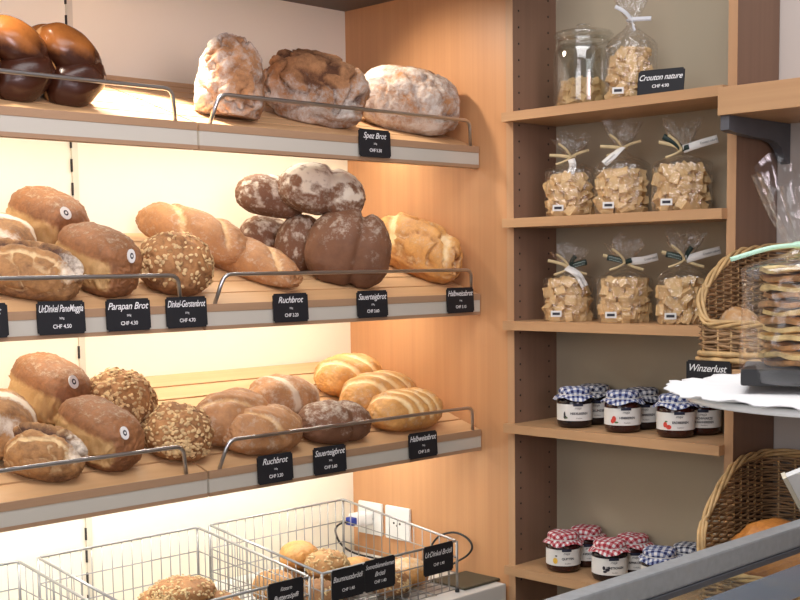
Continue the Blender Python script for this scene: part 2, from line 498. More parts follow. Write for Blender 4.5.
for t, nm in (('T', 'top'), ('M', 'middle'), ('B', 'bottom')):
    nb = {'T': 'under the glazed braided loaf', 'M': 'with three long-named price cards', 'B': 'left, carrying two stickered loaves without price cards'}[t]
    bread_shelf(t, .45, SX-.0015, (.52, 1.205), f'{nm} sloping beech bread shelf {nb}')
    nb = {'T': 'carrying big floury loaves beside the wood wall', 'M': 'carrying stacked dark loaves beside the wood wall', 'B': 'carrying golden loaves beside the wood wall'}[t]
    bread_shelf(t, SX+.0015, XP-.003, (1.272, 1.927), f'{nm} sloping beech bread shelf {nb}')

# ------------------------------------------------------------------ price cards
def card(loc, w, h, lines, label, rot=(0, 0, 0), group='black price cards'):
    """lines: (text, size, dz, shear, bold)"""
    bm = bmesh.new(); add_box(bm, (-w/2, -.0012, -h/2), (w/2, .0012, h/2))
    es = [e for e in bm.edges if abs(e.verts[0].co.y-e.verts[1].co.y) > .001]
    bmesh.ops.bevel(bm, geom=es, offset=.003, segments=3, affect='EDGES')
    o = bm_obj('price_card', bm, 'card'); o.location = loc; o.rotation_euler = rot
    tag(o, label, 'price card', group)
    mb = MB()
    for tx, sz, dz, sh, bd in lines:
        V, F = fit_text(tx, sz, w*.93, shear=sh, bold=bd)
        mb.add(([(x, -.0016, y+dz) for x, y in V], F))
    mb.build('lettering', 'ink', o, False)
    return o
def std(a, price, wt='500g'):
    return [(a, .0155, .0135, .36, .0001), (wt, .0045, -.001, 0, 0), ('CHF ' + price, .0085, -.0135, 0, .0001)]
yc = YF-.009
def shelfcard(t, x, w, a, price, label, wt='500g'):
    card((x, yc, ZF[t]-.011), w, .051, std(a, price, wt), label, (R(-3), 0, 0))
shelfcard('T', 1.645, .081, 'Spez Brot', '5.30', 'black price card reading Spez Brot on the top shelf edge')
shelfcard('M', .850, .076, 'Landbrot', '4.20', 'black price card cut by the left photo edge, middle shelf')
shelfcard('M', .976, .081, 'UrDinkel PaneMaggia', '4.50', 'black price card reading UrDinkel PaneMaggia on the middle shelf edge')
shelfcard('M', 1.095, .081, 'Parapan Brot', '4.30', 'black price card reading Parapan Brot on the middle shelf edge')
shelfcard('M', 1.207, .081, 'Dinkel-Gerstenbrot', '4.70', 'black price card reading Dinkel-Gerstenbrot on the middle shelf edge')
shelfcard('M', 1.431, .080, 'Ruchbrot', '3.20', 'black price card reading Ruchbrot on the middle shelf edge')
shelfcard('M', 1.632, .079, 'Sauerteigbrot', '3.60', 'black price card reading Sauerteigbrot on the middle shelf edge')
shelfcard('M', 1.879, .080, 'Halbweissbrot', '3.10', 'black price card reading Halbweissbrot on the middle shelf edge')
shelfcard('B', 1.387, .080, 'Ruchbrot', '3.20', 'black price card reading Ruchbrot on the bottom shelf edge')
shelfcard('B', 1.517, .080, 'Sauerteigbrot', '3.60', 'black price card reading Sauerteigbrot on the bottom shelf edge')
shelfcard('B', 1.765, .080, 'Halbweissbrot', '3.10', 'black price card reading Halbweissbrot on the bottom shelf edge')

# ------------------------------------------------------------------ breads
def bread(o, label, group=None, cat='bread'):
    return tag(o, label, cat, group)
fl_top = lambda a=.9, b=.2: (lambda X, Y, Z, U, off: a*sstep(Z + b*fbm(U*2.3+off, 2), .1, .75))
fl_all = lambda a=.8: (lambda X, Y, Z, U, off: a*(.62+.5*fbm(U*1.8+off, 2)))
# top shelf -- braided loaf
def braid():
    V = []; F = []; dk = []; pl = []
    def lobe(c, r, rot, seed):
        base = len(V); nu, nv = 28, 36; mt = Matrix.Rotation(R(rot[2]), 3, 'Z') @ Matrix.Rotation(R(rot[1]), 3, 'Y') @ Matrix.Rotation(R(rot[0]), 3, 'X')
        P = []
        for i in range(nu):
            v = -PI/2 + PI*i/(nu-1)
            for j in range(nv):
                u = 2*PI*j/nv; P.append((math.sin(v), math.cos(v)*math.cos(u), math.cos(v)*math.sin(u)))
        A = np.array(P); dd = 1+.05*fbm(A*1.6+seed*5.1, 2)
        for p, k in zip(A, dd):
            q = mt @ Vector((p[0]*r[0]*k*(1-.0), p[1]*r[1]*k*(1-.18*p[0]), p[2]*r[2]*k*(1-.12*p[0]))); V.append(Vector(c)+q)
            pl.append(.9*float(sstep(np.array([abs(p[0])]), .93, .99)[0]))
        for i in range(nu-1):
            for j in range(nv): F.append((base+i*nv+j, base+i*nv+(j+1) % nv, base+(i+1)*nv+(j+1) % nv, base+(i+1)*nv+j))
    for k in range(4):
        x = .150-.098*k
        lobe((x-.052, -.012, .083), (.060, .050, .038), (0, 22, -22), k)
        lobe((x-.075, .030, .078), (.060, .046, .038), (0, -18, 24), k+9)
    for k in range(4):
        x = .150-.098*k
        lobe((x-.048, -.036, .041), (.056, .042, .040), (0, -28, -14), k+4)
        lobe((x-.03, .034, .040), (.056, .042, .038), (0, 20, 14), k+14)
    lobe((.128, .0, .045), (.040, .050, .042), (0, 40, 0), 30)
    V = [Vector((v.x, v.y, max(v.z, .006)-.006)) for v in V]
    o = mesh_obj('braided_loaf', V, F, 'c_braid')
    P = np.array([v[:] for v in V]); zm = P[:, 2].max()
    d = 1.0*(1-sstep(P[:, 2]/zm + .10*fbm(P*22, 2), .58, .86))  # low lobes darker: reddish-brown crust plus their shade, put into the colour
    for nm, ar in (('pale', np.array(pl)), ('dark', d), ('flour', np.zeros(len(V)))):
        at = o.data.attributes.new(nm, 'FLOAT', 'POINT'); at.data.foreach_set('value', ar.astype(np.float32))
    return o
o = place(braid(), 'T', .962, .113, 0); bread(o, 'large glazed dark brown braided loaf on the top shelf')

o, V, U = loaf_mesh('farm_loaf',   .165, .112, .112, 'c_farm', 11, .72, .85, .07, 2.4, (1.7, .10, .25, .35), flour=lambda X, Y, Z, U, off: .35+.5*fbm(U*2+off, 2)+.45*sstep(Y, -.2, .6), botdark=.1, nu=120, nv=80, fine=.02)
nx = U[:, 0]; k_ = 1.10-.20*nx-.10*nx**3
for v_, kk, xx in zip(o.data.vertices, k_, nx):
    v_.co.y *= kk; v_.co.z = .05+(v_.co.z-.05)*kk; v_.co.x = max(v_.co.x, -.066)
# stands on its cut end, leaning back
o.matrix_world = Matrix.Translation(shelf_pt('T', 1.338, .095, .066) ) @ Matrix.Rotation(R(8), 4, 'X') @ Matrix.Rotation(R(38), 4, 'Z') @ Matrix.Rotation(R(-86), 4, 'Y') @ Matrix.Translation((0, 0, -.05))
bread(o, 'tall floury farm loaf standing on end beside the guard rail gap on top shelf')
o, V, U = loaf_mesh('farm_loaf', .222, .155, .142, 'c_farm', 12, .8, .8, .09, 2.0, (1.5, .12, .2, .8), flour=lambda X, Y, Z, U, off: .55+.5*fbm(U*2+off, 2)-.75*sstep(Z+.35*fbm(U*2.2+off, 2), .25, .6)*(1-sstep(X, .3, .8)), botdark=.15, nu=120, nv=80, fine=.02)
place(o, 'T', 1.595, .130, -38); bread(o, 'craggy brown-topped floury farm loaf in the middle of the top shelf')
o, V, U = loaf_mesh('farm_loaf', .170, .115, .100, 'c_farm', 13, flour=fl_all(.6))
place(o, 'T', 1.800, .320, -25); bread(o, 'pale loaf mostly hidden behind the two floury farm loaves')
o, V, U = loaf_mesh('farm_loaf', .215, .150, .138, 'c_farm', 14, .82, .85, .05, 2.0, (1.4, .06, .1, .45), flour=fl_all(1.15), botdark=.1, nu=120, nv=80, fine=.018)
place(o, 'T', 1.842, .132, -38); bread(o, 'smooth white floury farm loaf beside the wood wall on the top shelf')

# middle shelf
def stripes_flour(X, Y, Z, U, off): return 1.5*np.exp(-((X-.05)/.16)**2)*sstep(Z, -.05, .2) + .9*np.exp(-((X+.75)/.15)**2)*sstep(Z, -.05, .3)
def striped(t, x, d, yaw, seed, label):
    o, V, U = loaf_mesh('country_loaf', .165, .130, .095, 'c_crack', seed, .9, .9, .05, flour=stripes_flour, grooves=[(.4, 0, .06, .03, .5, .1, .05)])
    place(o, t, x, d, yaw); bread(o, label)
striped('M', 1.000, .245, 55, 21, 'white-striped round loaf at the left photo edge of the middle shelf')
striped('B', .953, .225, 55, 22, 'white-striped round loaf at the left photo edge of the bottom shelf')
def tin(t, x, d, yaw, L, W, H, seed, label, spos, lift=0., tear=-1):
    o, V, U = loaf_mesh('tin_loaf', L, W, H, 'c_tin', seed, .62, .72, .045, 2.0, tear=(tear, .10), fine=.02, nu=110, nv=72, flour=lambda X, Y, Z, U, off: .22*sstep(Z, .5, .9))
    place(o, t, x, d, yaw, lift); sticker(o, V, spos); bread(o, label, 'stickered tin loaves')
    return o
tin('M', 1.095, .300, -82, .185, .122, .132, 23, 'brown tin loaf with sticker at the back of the middle shelf', (.082, -.025, .105))
tin('M', 1.093, .105, -80, .190, .122, .125, 24, 'brown tin loaf with sticker at the front of the middle shelf', (.087, .0085, .089))
tin('B', 1.080, .290, -82, .190, .124, .135, 25, 'brown tin loaf with sticker at the back of the bottom shelf', (.080, -.012, .1136))
tin('B', 1.080, .100, -80, .200, .124, .125, 26, 'brown tin loaf with sticker at the front of the bottom shelf', (.0885, -.017, .094))
def cracked(t, x, d, yaw, L, W, H, seed, label):
    o, V, U = loaf_mesh('rustic_loaf', L, W, H, 'c_crack', seed, .85, .85, .06, 2.0, (1.3, .05, .5, .1), grooves=[(-.10, 1.35, .085, .26, -.2, 0, .10), (.35, 1.30, .08, .08, .9, .2, .08), (-.55, 1.4, .07, .05, .7, .1, .08)],
                        flour=lambda X, Y, Z, U, off: .75*sstep(X, .35, .8)*sstep(Z, .0, .4), nu=120, nv=80, botdark=.4)
    a = o.data.attributes['dark']; ar = np.zeros(len(V), np.float32); a.data.foreach_get('value', ar)
    s = U[:, 0]*math.cos(1.35)+U[:, 1]*math.sin(1.35)+.08
    ar += (.9*np.exp(-(s/.10)**2)*sstep(U[:, 2], .1, .5)).astype(np.float32); a.data.foreach_set('value', np.clip(ar, 0, 1))
    place(o, t, x, d, yaw); bread(o, label)
cracked('M', .952, .085, -32, .172, .125, .098, 27, 'dark cracked rustic loaf at the front left of the middle shelf')
cracked('B', .955, .062, -32, .142, .112, .112, 28, 'dark cracked rustic loaf at the front left of the bottom shelf')
def oat(t, x, d, D, H, seed, label, dense=260):
    o, V, U = loaf_mesh('oat_loaf', D, D*.97, H, 'c_oat', seed, .92, .92, .06, 2.0, (1.6, .05, .4, .5), nu=96, nv=72,
                        grooves=[(.1, .9, .10, .06, .3, 0, .1)])
    place(o, t, x, d, seed*40)
    flakes(o, int(dense*1.4), .0047, 'oat', lambda c, n: c.z > H*.18 and n.z > -.35, seed)
    bread(o, label)
oat('M', 1.234, .088, .132, .112, 31, 'round oat-flaked loaf on the middle shelf', 330)
oat('B', 1.180, .262, .145, .118, 32, 'round oat-flaked loaf at the back of the bottom shelf', 760)
oat('B', 1.215, .078, .130, .110, 33, 'round oat-flaked loaf at the front of the bottom shelf', 480)
def ruch(t, x, d, yaw, L, W, H, seed, label, tw=.5, n=2, lift=0., mat='c_ruch'):
    g = [(s, tw, .09, .075, .75, .1, .04) for s in np.linspace(-.42, .42, n)]
    o, V, U = loaf_mesh('long_loaf', L, W, H, mat, seed, .8, .9, .05, 2.0, grooves=g, nu=120, nv=64, flour=lambda X, Y, Z, U, off: .18+.2*fbm(U*3+off, 2))
    place(o, t, x, d, yaw, lift); bread(o, label); return o
ruch('M', 1.372, .275, -72, .270, .098, .098, 41, 'long half-brown loaf lying behind its twin on the middle shelf', lift=.012)
ruch('M', 1.440, .190, -76, .350, .106, .088, 42, 'long half-brown loaf lying in front of its twin on the middle shelf')
ruch('B', 1.362, .195, 12, .180, .115, .098, 43, 'half-brown twisted loaf at the back of the bottom shelf', .7)
ruch('B', 1.400, .070, 0, .180, .110, .088, 44, 'half-brown twisted loaf at the front of the bottom shelf', .6)
def sour(t, x, d, yaw, L, W, H, seed, label, fa=.5, pin=True, lift=0., extra=(0, 0, 0), fx=None):
    o, V, U = loaf_mesh('sourdough_loaf', L, W, H, 'c_sour', seed, .85, .85, .035, 1.8, pinch=[(.20, .12, .15)] if pin else None, nu=110, nv=72,
                        flour=fx or (lambda X, Y, Z, U, off: fa*sstep(Z+.7*fbm(U*2.6+off, 3), .0, 1.1)))
    place(o, t, x, d, yaw, lift, extra); bread(o, label); return o
FLM = lambda X, Y, Z, U, off: .15+.65*sstep(fbm(U*3.2+off, 3)+.35*Z, .0, .8)
sour('M', 1.553, .262, -20, .125, .098, .085, 54, 'small dark loaf under the pile at the back of the middle shelf', .5, False, fx=FLM)
sour('M', 1.600, .190, -40, .105, .085, .118, 53, 'mottled dark loaf propped between the big two-lobed loaves', .5, False, fx=FLM)
sour('M', 1.548, .245, -30, .145, .098, .085, 51, 'mottled brown loaf atop the left of the middle-shelf pile', .5, False, lift=.092, fx=FLM)
sour('M', 1.640, .240, -38, .178, .130, .108, 52, 'flour-patched two-lobed loaf on top of the middle-shelf pile', .9, lift=.118, fx=lambda X, Y, Z, U, off: .25+.95*sstep(Z+1.2*fbm(U*2.8+off, 3), .1, .9))
sour('M', 1.640, .085, -40, .172, .112, .162, 55, 'big dark two-lobed loaf standing at the front of the middle shelf', .36)
sour('B', 1.575, .066, -4, .172, .105, .084, 56, 'dark floury oval loaf at the front of the bottom shelf', .45, True)
def fl_str(X, Y, Z, U, off): return 1.3*np.exp(-((X+.25+.25*Y)/.10)**2)*sstep(Z, .0, .2) + .8*np.exp(-((X-.75)/.12)**2) + .25
o, V, U = loaf_mesh('striped_loaf', .160, .120, .088, 'c_ruch', 57, .85, .85, .04, flour=fl_str, grooves=[(-.1, .25, .08, .05, .3, 0, .03)])
place(o, 'B', 1.553, .225, -8); bread(o, 'loaf with a white flour stripe at the back of the bottom shelf')
def gold(t, x, d, yaw, L, W, H, seed, label, n=4, crk=None):
    g = [(s, .35, .09, .07, .9, .1, .03) for s in np.linspace(-.6, .6, n)]
    o, V, U = loaf_mesh('golden_loaf', L, W, H, 'c_gold', seed, .8, .9, .035, 2.0, crk, grooves=g, nu=120, nv=64, flour=lambda X, Y, Z, U, off: .15+.2*fbm(U*3+off, 2))
    place(o, t, x, d, yaw); bread(o, label)
gold('B', 1.800, .315, 8, .185, .120, .088, 61, 'golden scored white loaf, rearmost of the three by the wood wall', 3)
gold('B', 1.782, .190, 4, .198, .110, .088, 62, 'golden scored white loaf, second of the three by the wood wall')
gold('B', 1.767, .066, 0, .200, .102, .088, 63, 'golden scored white loaf, foremost of the three by the wood wall', 5)
gold('M', 1.878, .160, -86, .270, .112, .120, 64, 'golden crusty white loaf beside the wood wall on the middle shelf', 2, (1.3, .12, .5, .7))

# ------------------------------------------------------------------ counter, wire baskets, rolls
ct = empty('counter', (1.0, 1.9, 0), 'pale counter under the bread shelves', 'counter')
def rel(e, p): return tuple(p[i]-e.location[i] for i in range(3))
box('counter_top', rel(ct, (-2.0, 1.638, .853)), rel(ct, (1.942, YB-.002, .893)), 'counter', ct, .003)
box('counter_body', rel(ct, (-2.0, 1.66, .0)), rel(ct, (1.942, YB-.002, .8525)), 'lip', ct)
def wire_basket(x0, x1, label):
    y0, y1, zb, zf, zk = 1.668, 2.006, .900, .998, 1.041
    root = empty('wire_basket', ((x0+x1)/2, (y0+y1)/2, .893), label, 'wire basket', 'wire bread roll baskets')
    r = lambda *p: rel(root, p)
    top = lambda y: zf+(zk-zf)*(y-y0)/(y1-y0)
    MB().tube(round_path([r(x0, y0, zf), r(x1, y0, zf), r(x1, y1, zk), r(x0, y1, zk), r(x0, y0, zf+.0001)], .008, 4), .0026, 8).build('top_rim', 'wire', root)
    for nm, ys in (('front_grid', y0), ('back_grid', y1)):
        mb = MB(); n = 16
        for k in range(1, n):
            x = x0+(x1-x0)*k/n; mb.tube([r(x, ys, zb), r(x, ys, top(ys))], .0011, 6)
        for f in (0, .33, .66): mb.tube([r(x0, ys, zb+f*(top(ys)-zb)), r(x1, ys, zb+f*(top(ys)-zb))], .0012, 6)
        mb.build(nm, 'wire', root)
    for xs in (x0, x1):
        mb = MB(); n = 14
        for k in range(1, n):
            y = y0+(y1-y0)*k/n; mb.tube([r(xs, y, zb), r(xs, y, top(y))], .0011, 6)
        for f in (0, .33, .66): mb.tube([r(xs, y0, zb+f*(top(y0)-zb)), r(xs, y1, zb+f*(top(y1)-zb))], .0012, 6)
        mb.build('side_grid', 'wire', root)
    mb = MB()
    for k in range(1, 14): y = y0+(y1-y0)*k/14; mb.tube([r(x0, y, zb), r(x1, y, zb)], .0011, 6)
    for k in range(1, 6): x = x0+(x1-x0)*k/6; mb.tube([r(x, y0, zb-.002), r(x, y1, zb-.002)], .0014, 6)
    mb.build('floor_grid', 'wire', root)
    for x in (x0, x1):
        for y in (y0, y1):
            MB().tube([r(x, y, zb-.004), r(x, y, top(y))], .0028, 8).build('corner_post', 'wire', root)
            MB().tube([r(x, y, .893), r(x, y, .902)], .0045, 10).build('foot', 'black', root)
    return root
wire_basket(1.462, 1.824, 'wire basket of mixed bread rolls by the power outlets, three cards on front')
wire_basket(1.085, 1.432, 'wire basket of seeded butter rolls, middle of the three')
wire_basket(.705, 1.047, 'empty-looking wire basket at the left photo edge')
yb_ = 1.6625
card((1.372, yb_, .976), .080, .056, [('füttern', .010, .014, .36, .0), ('Butterzöpfli', .0125, -.001, .36, .0001), ('CHF 1.60', .0085, -.018, 0, .0001)], 'black price card reading Butterzöpfli on the middle wire basket')
card((1.520, yb_, .972), .080, .057, [('Baumnussbrötli', .0145, .010, .36, .0001), ('CHF 1.40', .0085, -.012, 0, .0001)], 'black price card reading Baumnussbrötli on the right wire basket')
card((1.602, yb_, .973), .080, .060, [('Sonnenblumenkernen', .0125, .017, .36, .0001), ('Brötli', .0125, .001, .36, .0001), ('CHF 1.40', .0085, -.014, 0, .0001)], 'black price card reading Sonnenblumenkernen Brötli on the right wire basket')
card((1.764, yb_, .973), .084, .059, [('UrDinkel Brötli', .015, .012, .36, .0001), ('CHF 1.40', .0085, -.010, 0, .0001)], 'black price card reading UrDinkel Brötli on the right wire basket')

def roll(loc, D, H, seed, label, seeded=0, mat='c_roll', group='bread rolls in the right wire basket', W=1., yaw=None, flakesz=.0032, name='bread_roll', **kw):
    o, V, U = loaf_mesh(name, D, D*W, H, mat, seed, .92, .92, .05, 2.0, kw.pop('crack', (1.4, .04, .3, .2)), nu=56, nv=44, **kw)
    o.location = loc; o.rotation_euler = (0, 0, seed*.9 if yaw is None else R(yaw))
    if seeded: flakes(o, seeded, flakesz, 'seed', lambda c, n: c.z > H*.2 and n.z > -.3, seed, 'seed_topping', .0015, 1.5)
    tag(o, label, 'bread roll', group); return o
bz = .903
roll((1.515, 1.870, bz), .088, .060, 71, 'round brown roll under the golden roll in the right wire basket')
roll((1.530, 1.755, bz), .085, .058, 72, 'seeded roll behind the Baumnussbrötli card in the right wire basket', 150, 'c_seedroll')
roll((1.620, 1.800, bz), .088, .060, 73, 'seeded roll behind the Sonnenblumenkernen card in the right wire basket', 150, 'c_seedroll')
roll((1.620, 1.905, bz), .088, .058, 74, 'brown roll under the pale seeded roll in the right wire basket', 120, 'c_seedroll')
roll((1.700, 1.735, bz), .082, .050, 75, 'dark seeded roll low against the front wires, right wire basket', 150, 'c_seedroll')
roll((1.706, 1.838, bz), .090, .058, 76, 'golden roll between the Sonnenblumenkernen and UrDinkel cards', 0, 'c_gold')
roll((1.778, 1.760, bz), .086, .056, 77, 'pale roll behind the UrDinkel Brötli card in the right wire basket', 0, 'c_gold', flour=fl_top(.6))
roll((1.585, 1.905, .955), .088, .058, 78, 'round golden roll on top of the right wire basket pile', 0, 'c_gold')
roll((1.628, 1.832, .957), .090, .058, 79, 'pale seeded roll on top of the right wire basket pile', 320, 'c_roll')
g2 = 'seeded rolls in the middle wire basket'
roll((1.235, 1.850, bz), .105, .062, 81, 'seeded roll at the left of the middle wire basket pile', 240, 'c_oat', g2)
roll((1.335, 1.820, bz), .105, .060, 82, 'seeded roll at the right of the middle wire basket pile', 240, 'c_oat', g2)
roll((1.290, 1.915, bz), .105, .062, 83, 'seeded roll at the back of the middle wire basket pile', 240, 'c_oat', g2)
roll((1.285, 1.850, .953), .115, .040, 84, 'seeded roll crowning the middle wire basket pile', 300, 'c_oat', g2)

# outlets on the wood wall
def outlet(y, label):
    root = empty('power_outlet', (XP, y, .975), label, 'power outlet', 'white power outlets on the wood wall')
    box('cover_plate', (-.008, -.039, -.038), (0, .039, .038), 'white_plastic', root, .004)
    bm = bmesh.new(); hx = [(math.cos(a)*.019*(1 if i % 3 else 1), math.sin(a)*.013) for i, a in enumerate([0, R(50), R(130), R(180), R(230), R(310)])]
    bm.faces.new([bm.verts.new((-.0084, p[0], p[1])) for p in hx]); bm_obj('socket_face', bm, 'white_plastic', root)
    for dy, dz in ((-.0095, 0), (.0095, 0), (0, -.005)):
        MB().tube([(-.0082, dy, dz), (-.0089, dy, dz)], .0028, 10).build('contact_hole', 'black', root)
outlet(2.046, 'white power outlet by the room corner with a plug in it')
outlet(1.957, 'white empty power outlet nearer the wooden bookcase')
pg = empty('plug_adapter', (XP-.009, 2.05, .975), 'white plug with blue collar in the corner power outlet', 'plug')
box('plug_body', (-.045, -.018, -.014), (0, .020, .016), 'white_plastic', pg, .006)
box('blue_collar', (-.060, -.012, -.008), (-.0455, .012, .010), 'blue_plug', pg, .003)
pts = [(1.888, 2.05, .975), (1.865, 2.062, .972), (1.862, 2.075, .955), (1.872, 2.07, .925), (1.885, 2.045, .906), (1.90, 2.00, .8985), (1.91, 1.95, .897), (1.915, 1.90, .897), (1.918, 1.852, .899), (1.925, 1.842, .935), (1.936, 1.824, .965), (1.94, 1.783, .980), (1.94, 1.746, .974), (1.94, 1.730, .957), (1.937, 1.742, .937), (1.93, 1.775, .915), (1.915, 1.80, .8975)]
tag(MB().tube(smooth_path(pts, 6), .0024, 8).build('power_cable', 'black'), 'thin black power cable looping against the wood wall', 'cable')
pd = box('flat_pad', (1.800, 1.662, .8935), (1.925, 1.76, .8985), 'pad', None, .002)
pd.matrix_world = Matrix.Translation((.04, .0, 0)) @ Matrix.Translation((1.86, 1.71, 0)) @ Matrix.Rotation(R(0), 4, 'Z') @ Matrix.Translation((-1.86, -1.71, 0))
tag(pd, 'flat dark olive pad lying on the counter beside the right wire basket', 'pad')

# ------------------------------------------------------------------ wooden bookcase on the right
SH = [1.851, 1.642, 1.437, 1.228, .934]
bc = empty('bookcase', (2.02, 1.38, 0), 'tall beech bookcase holding crouton bags and jam jars', 'bookcase')
r = lambda *p: rel(bc, p)
box('side_panel', r(XP, 1.6195, .0), r(2.0925, 1.637, 2.72), 'beech_shaded', bc)
box('side_panel', r(XP, 1.1235, .0), r(2.0925, 1.141, 2.72), 'beech_shaded', bc)
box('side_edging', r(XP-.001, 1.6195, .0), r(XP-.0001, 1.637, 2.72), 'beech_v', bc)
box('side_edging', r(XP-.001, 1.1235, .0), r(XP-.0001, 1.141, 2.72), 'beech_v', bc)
box('back_panel', r(2.088, 1.141, .0), r(2.0925, 1.6195, 2.72), 'back_taupe', bc)
for z in SH + [.62, .3, 2.50]:
    box('shelf', r(1.9488, 1.1425, z-.018), r(2.0875, 1.618, z), 'beech', bc)
    box('shelf_front', r(1.930, 1.1395, z-.018), r(1.9488, 1.6335, z), 'beech', bc)
z = .90
while z < 2.12:
    for x in (1.968, 2.062): MB().tube([r(x, 1.6197, z), r(x, 1.6191, z)], .0022, 8).build('peg_hole', 'slot', bc)
    z += .032

# wall boards and bracket at the right
wb = empty('wall_board', (1.99, .9, 1.816), 'thick beech wall board on a grey bracket at the right photo edge', 'wall board', 'beech wall boards')
box('board_panel', rel(wb, (1.878, -.6, 1.793)), rel(wb, (XW-.001, 1.1185, 1.839)), 'beech', wb, .001)
bm = bmesh.new()
pr = [(1.884, 1.7925), (XW-.001, 1.7925), (XW-.001, 1.722), (2.082, 1.724), (2.072, 1.735), (2.062, 1.748), (2.045, 1.757), (2.02, 1.761), (1.97, 1.762), (1.90, 1.766), (1.884, 1.769)]
vs = [[bm.verts.new(rel(wb, (x, y, z))) for x, z in pr] for y in (1.100, 1.116)]
bm.faces.new(vs[0]); bm.faces.new(vs[1][::-1])
for i in range(len(pr)): bm.faces.new([vs[0][i], vs[0][i-1], vs[1][i-1], vs[1][i]])
bm_obj('bracket', bm, 'bracket', wb)
w2 = empty('wall_board', (1.94, .9, 1.357), 'beech wall board under the upper wicker basket', 'wall board', 'beech wall boards')
box('board_panel', rel(w2, (1.790, -.6, 1.333)), rel(w2, (XW-.001, 1.1185, 1.3775)), 'beech', w2, .001)
w3 = empty('wall_board', (1.94, .9, .93), 'beech wall board under the lower wicker basket', 'wall board', 'beech wall boards')
box('board_panel', rel(w3, (1.790, -.6, .905)), rel(w3, (XW-.001, 1.1185, .950)), 'beech', w3, .001)
card((1.7875, 1.076, 1.365), .082, .050, [('Winzerlust', .0165, .012, .36, .0001), ('CHF 4.80', .0085, -.013, 0, .0001)], 'black price card reading Winzerlust under the upper wicker basket', (0, 0, R(-90)))

# ------------------------------------------------------------------ wicker baskets
def wicker(x0, x1, y0, y1, zb, rim, label, lean=.02):
    """rim(x) gives the rim height; front wall at x0"""
    root = empty('wicker_basket', ((x0+x1)/2, (y0+y1)/2, zb), label, 'wicker basket', 'wicker bread baskets')
    rr = .035; loop = []
    cs = [(x0+rr, y1-rr, 90, 180), (x0+rr, y0+rr, 180, 270), (x1-rr, y0+rr, 270, 360), (x1-rr, y1-rr, 0, 90)]
    for cx, cy, a0, a1 in cs:
        for k in range(7):
            a = R(a0+(a1-a0)*k/6); loop.append(Vector((cx+rr*math.cos(a), cy+rr*math.sin(a), 0)))
    # resample
    dense = []
    for i in range(len(loop)):
        a = loop[i]; b = loop[(i+1) % len(loop)]; n = max(1, int((b-a).length/.006))
        for k in range(n): dense.append(a.lerp(b, k/n))
    N = len(dense); ctr = Vector(((x0+x1)/2, (y0+y1)/2, 0)); loc = root.location
    out = [(dense[(i+1) % N]-dense[i-1]).normalized().cross(Vector((0, 0, 1))) for i in range(N)]
    for i in range(N):
        if out[i].dot(dense[i]-ctr) < 0: out[i] = -out[i]
    def at(i, z, io=0.):
        p = dense[i % N] + out[i % N]*io; q = ctr + (p-ctr)*(1-lean*(1-(z-zb)/.2)); return Vector((q.x, q.y, z)) - loc
    mb = MB(); z = zb+.004; lv = 0
    while z < rim(x1):
        seg = []
        for i in range(N+1):
            ok = z < rim(dense[i % N].x)-.004
            if ok:
                seg.append(at(i, z + .0012*math.sin(i*.9+lv*2.1), .0024*math.sin(PI*i/4 + lv*PI)))
            if (not ok or i == N) and len(seg) > 1:
                mb.tube(seg, .0025*(.85+.3*((lv*7) % 5)/5), 6); seg = []
            elif not ok: seg = []
        z += .0051; lv += 1
    mb.build('woven_wall', 'wicker', root)
    mb = MB()
    for i in range(0, N, 4):
        h = rim(dense[i].x); mb.tube([at(i, zb+.002), at(i, (zb+h)/2), at(i, h)], .0022, 6)
    mb.build('upright_stakes', 'wicker_light', root)
    mb = MB()
    for ph in (0, PI/2, PI, 3*PI/2):
        pts = []
        for i in range(N):
            h = rim(dense[i].x); a = ph + i*2*PI/26
            nb = .5*(rim(dense[(i+1) % N].x)-rim(dense[i-1].x))
            pts.append(at(i, h + .0048*math.sin(a), .0052*math.cos(a)))
        mb.tube(pts, .0032, 7, True)
    mb.build('braided_rim', 'wicker_light', root)
    mb = MB()
    mb.tube([at(i, zb+.012, .004+.002*math.sin(i)) for i in range(N)], .0048, 6, True); mb.tube([at(i, zb+.022, .004-.002*math.sin(i)) for i in range(N)], .0048, 6, True)
    mb.build('base_band', 'wicker_light', root)
    box('base_mat', (x0+.01-loc.x, y0+.01-loc.y, .0003), (x1-.01-loc.x, y1-.01-loc.y, .004), 'wicker', root)
    return root
def interp(tb): 
    xs = [a for a, b in tb]; zs = [b for a, b in tb]
    return lambda x: float(np.interp(x, xs, zs))
wicker(1.797, 2.07, .80, 1.115, 1.3785, interp([(1.797, 1.449), (1.81, 1.478), (1.831, 1.503), (1.85, 1.520), (1.878, 1.539), (1.91, 1.554), (1.95, 1.566), (2.07, 1.575)]), 'upper wicker basket with low front on a wall board, behind the bagged waffles')
wicker(1.805, 2.07, .80, 1.115, .951, interp([(1.805, 1.035), (1.817, 1.048), (1.828, 1.089), (1.847, 1.120), (1.885, 1.158), (1.934, 1.191), (1.974, 1.203), (2.07, 1.205)]), 'lower wicker basket behind the glass counter edge')
roll((1.862, 1.066, 1.384), .078, .094, 91, 'pale floury roll at the front of the upper wicker basket', 0, 'c_roll', 'rolls in the upper wicker basket', flour=fl_all(.6))
roll((1.945, .985, 1.384), .100, .120, 92, 'pale floury roll behind another in the upper wicker basket', 0, 'c_roll', 'rolls in the upper wicker basket', flour=fl_all(.6))
roll((1.870, .965, 1.384), .095, .080, 93, 'floury roll behind the bagged waffles in the upper wicker basket', 0, 'c_roll', 'rolls in the upper wicker basket', flour=fl_all(.6))
o, V, U = loaf_mesh('golden_loaf', .225, .14, .115, 'c_orange', 94, .8, .9, .05, grooves=[(0, .5, .1, .05, .4, 0, .05)])
o.location = (1.905, .975, 1.009); o.rotation_euler = (0, 0, R(-80)); bread(o, 'golden orange loaf in the lower wicker basket')
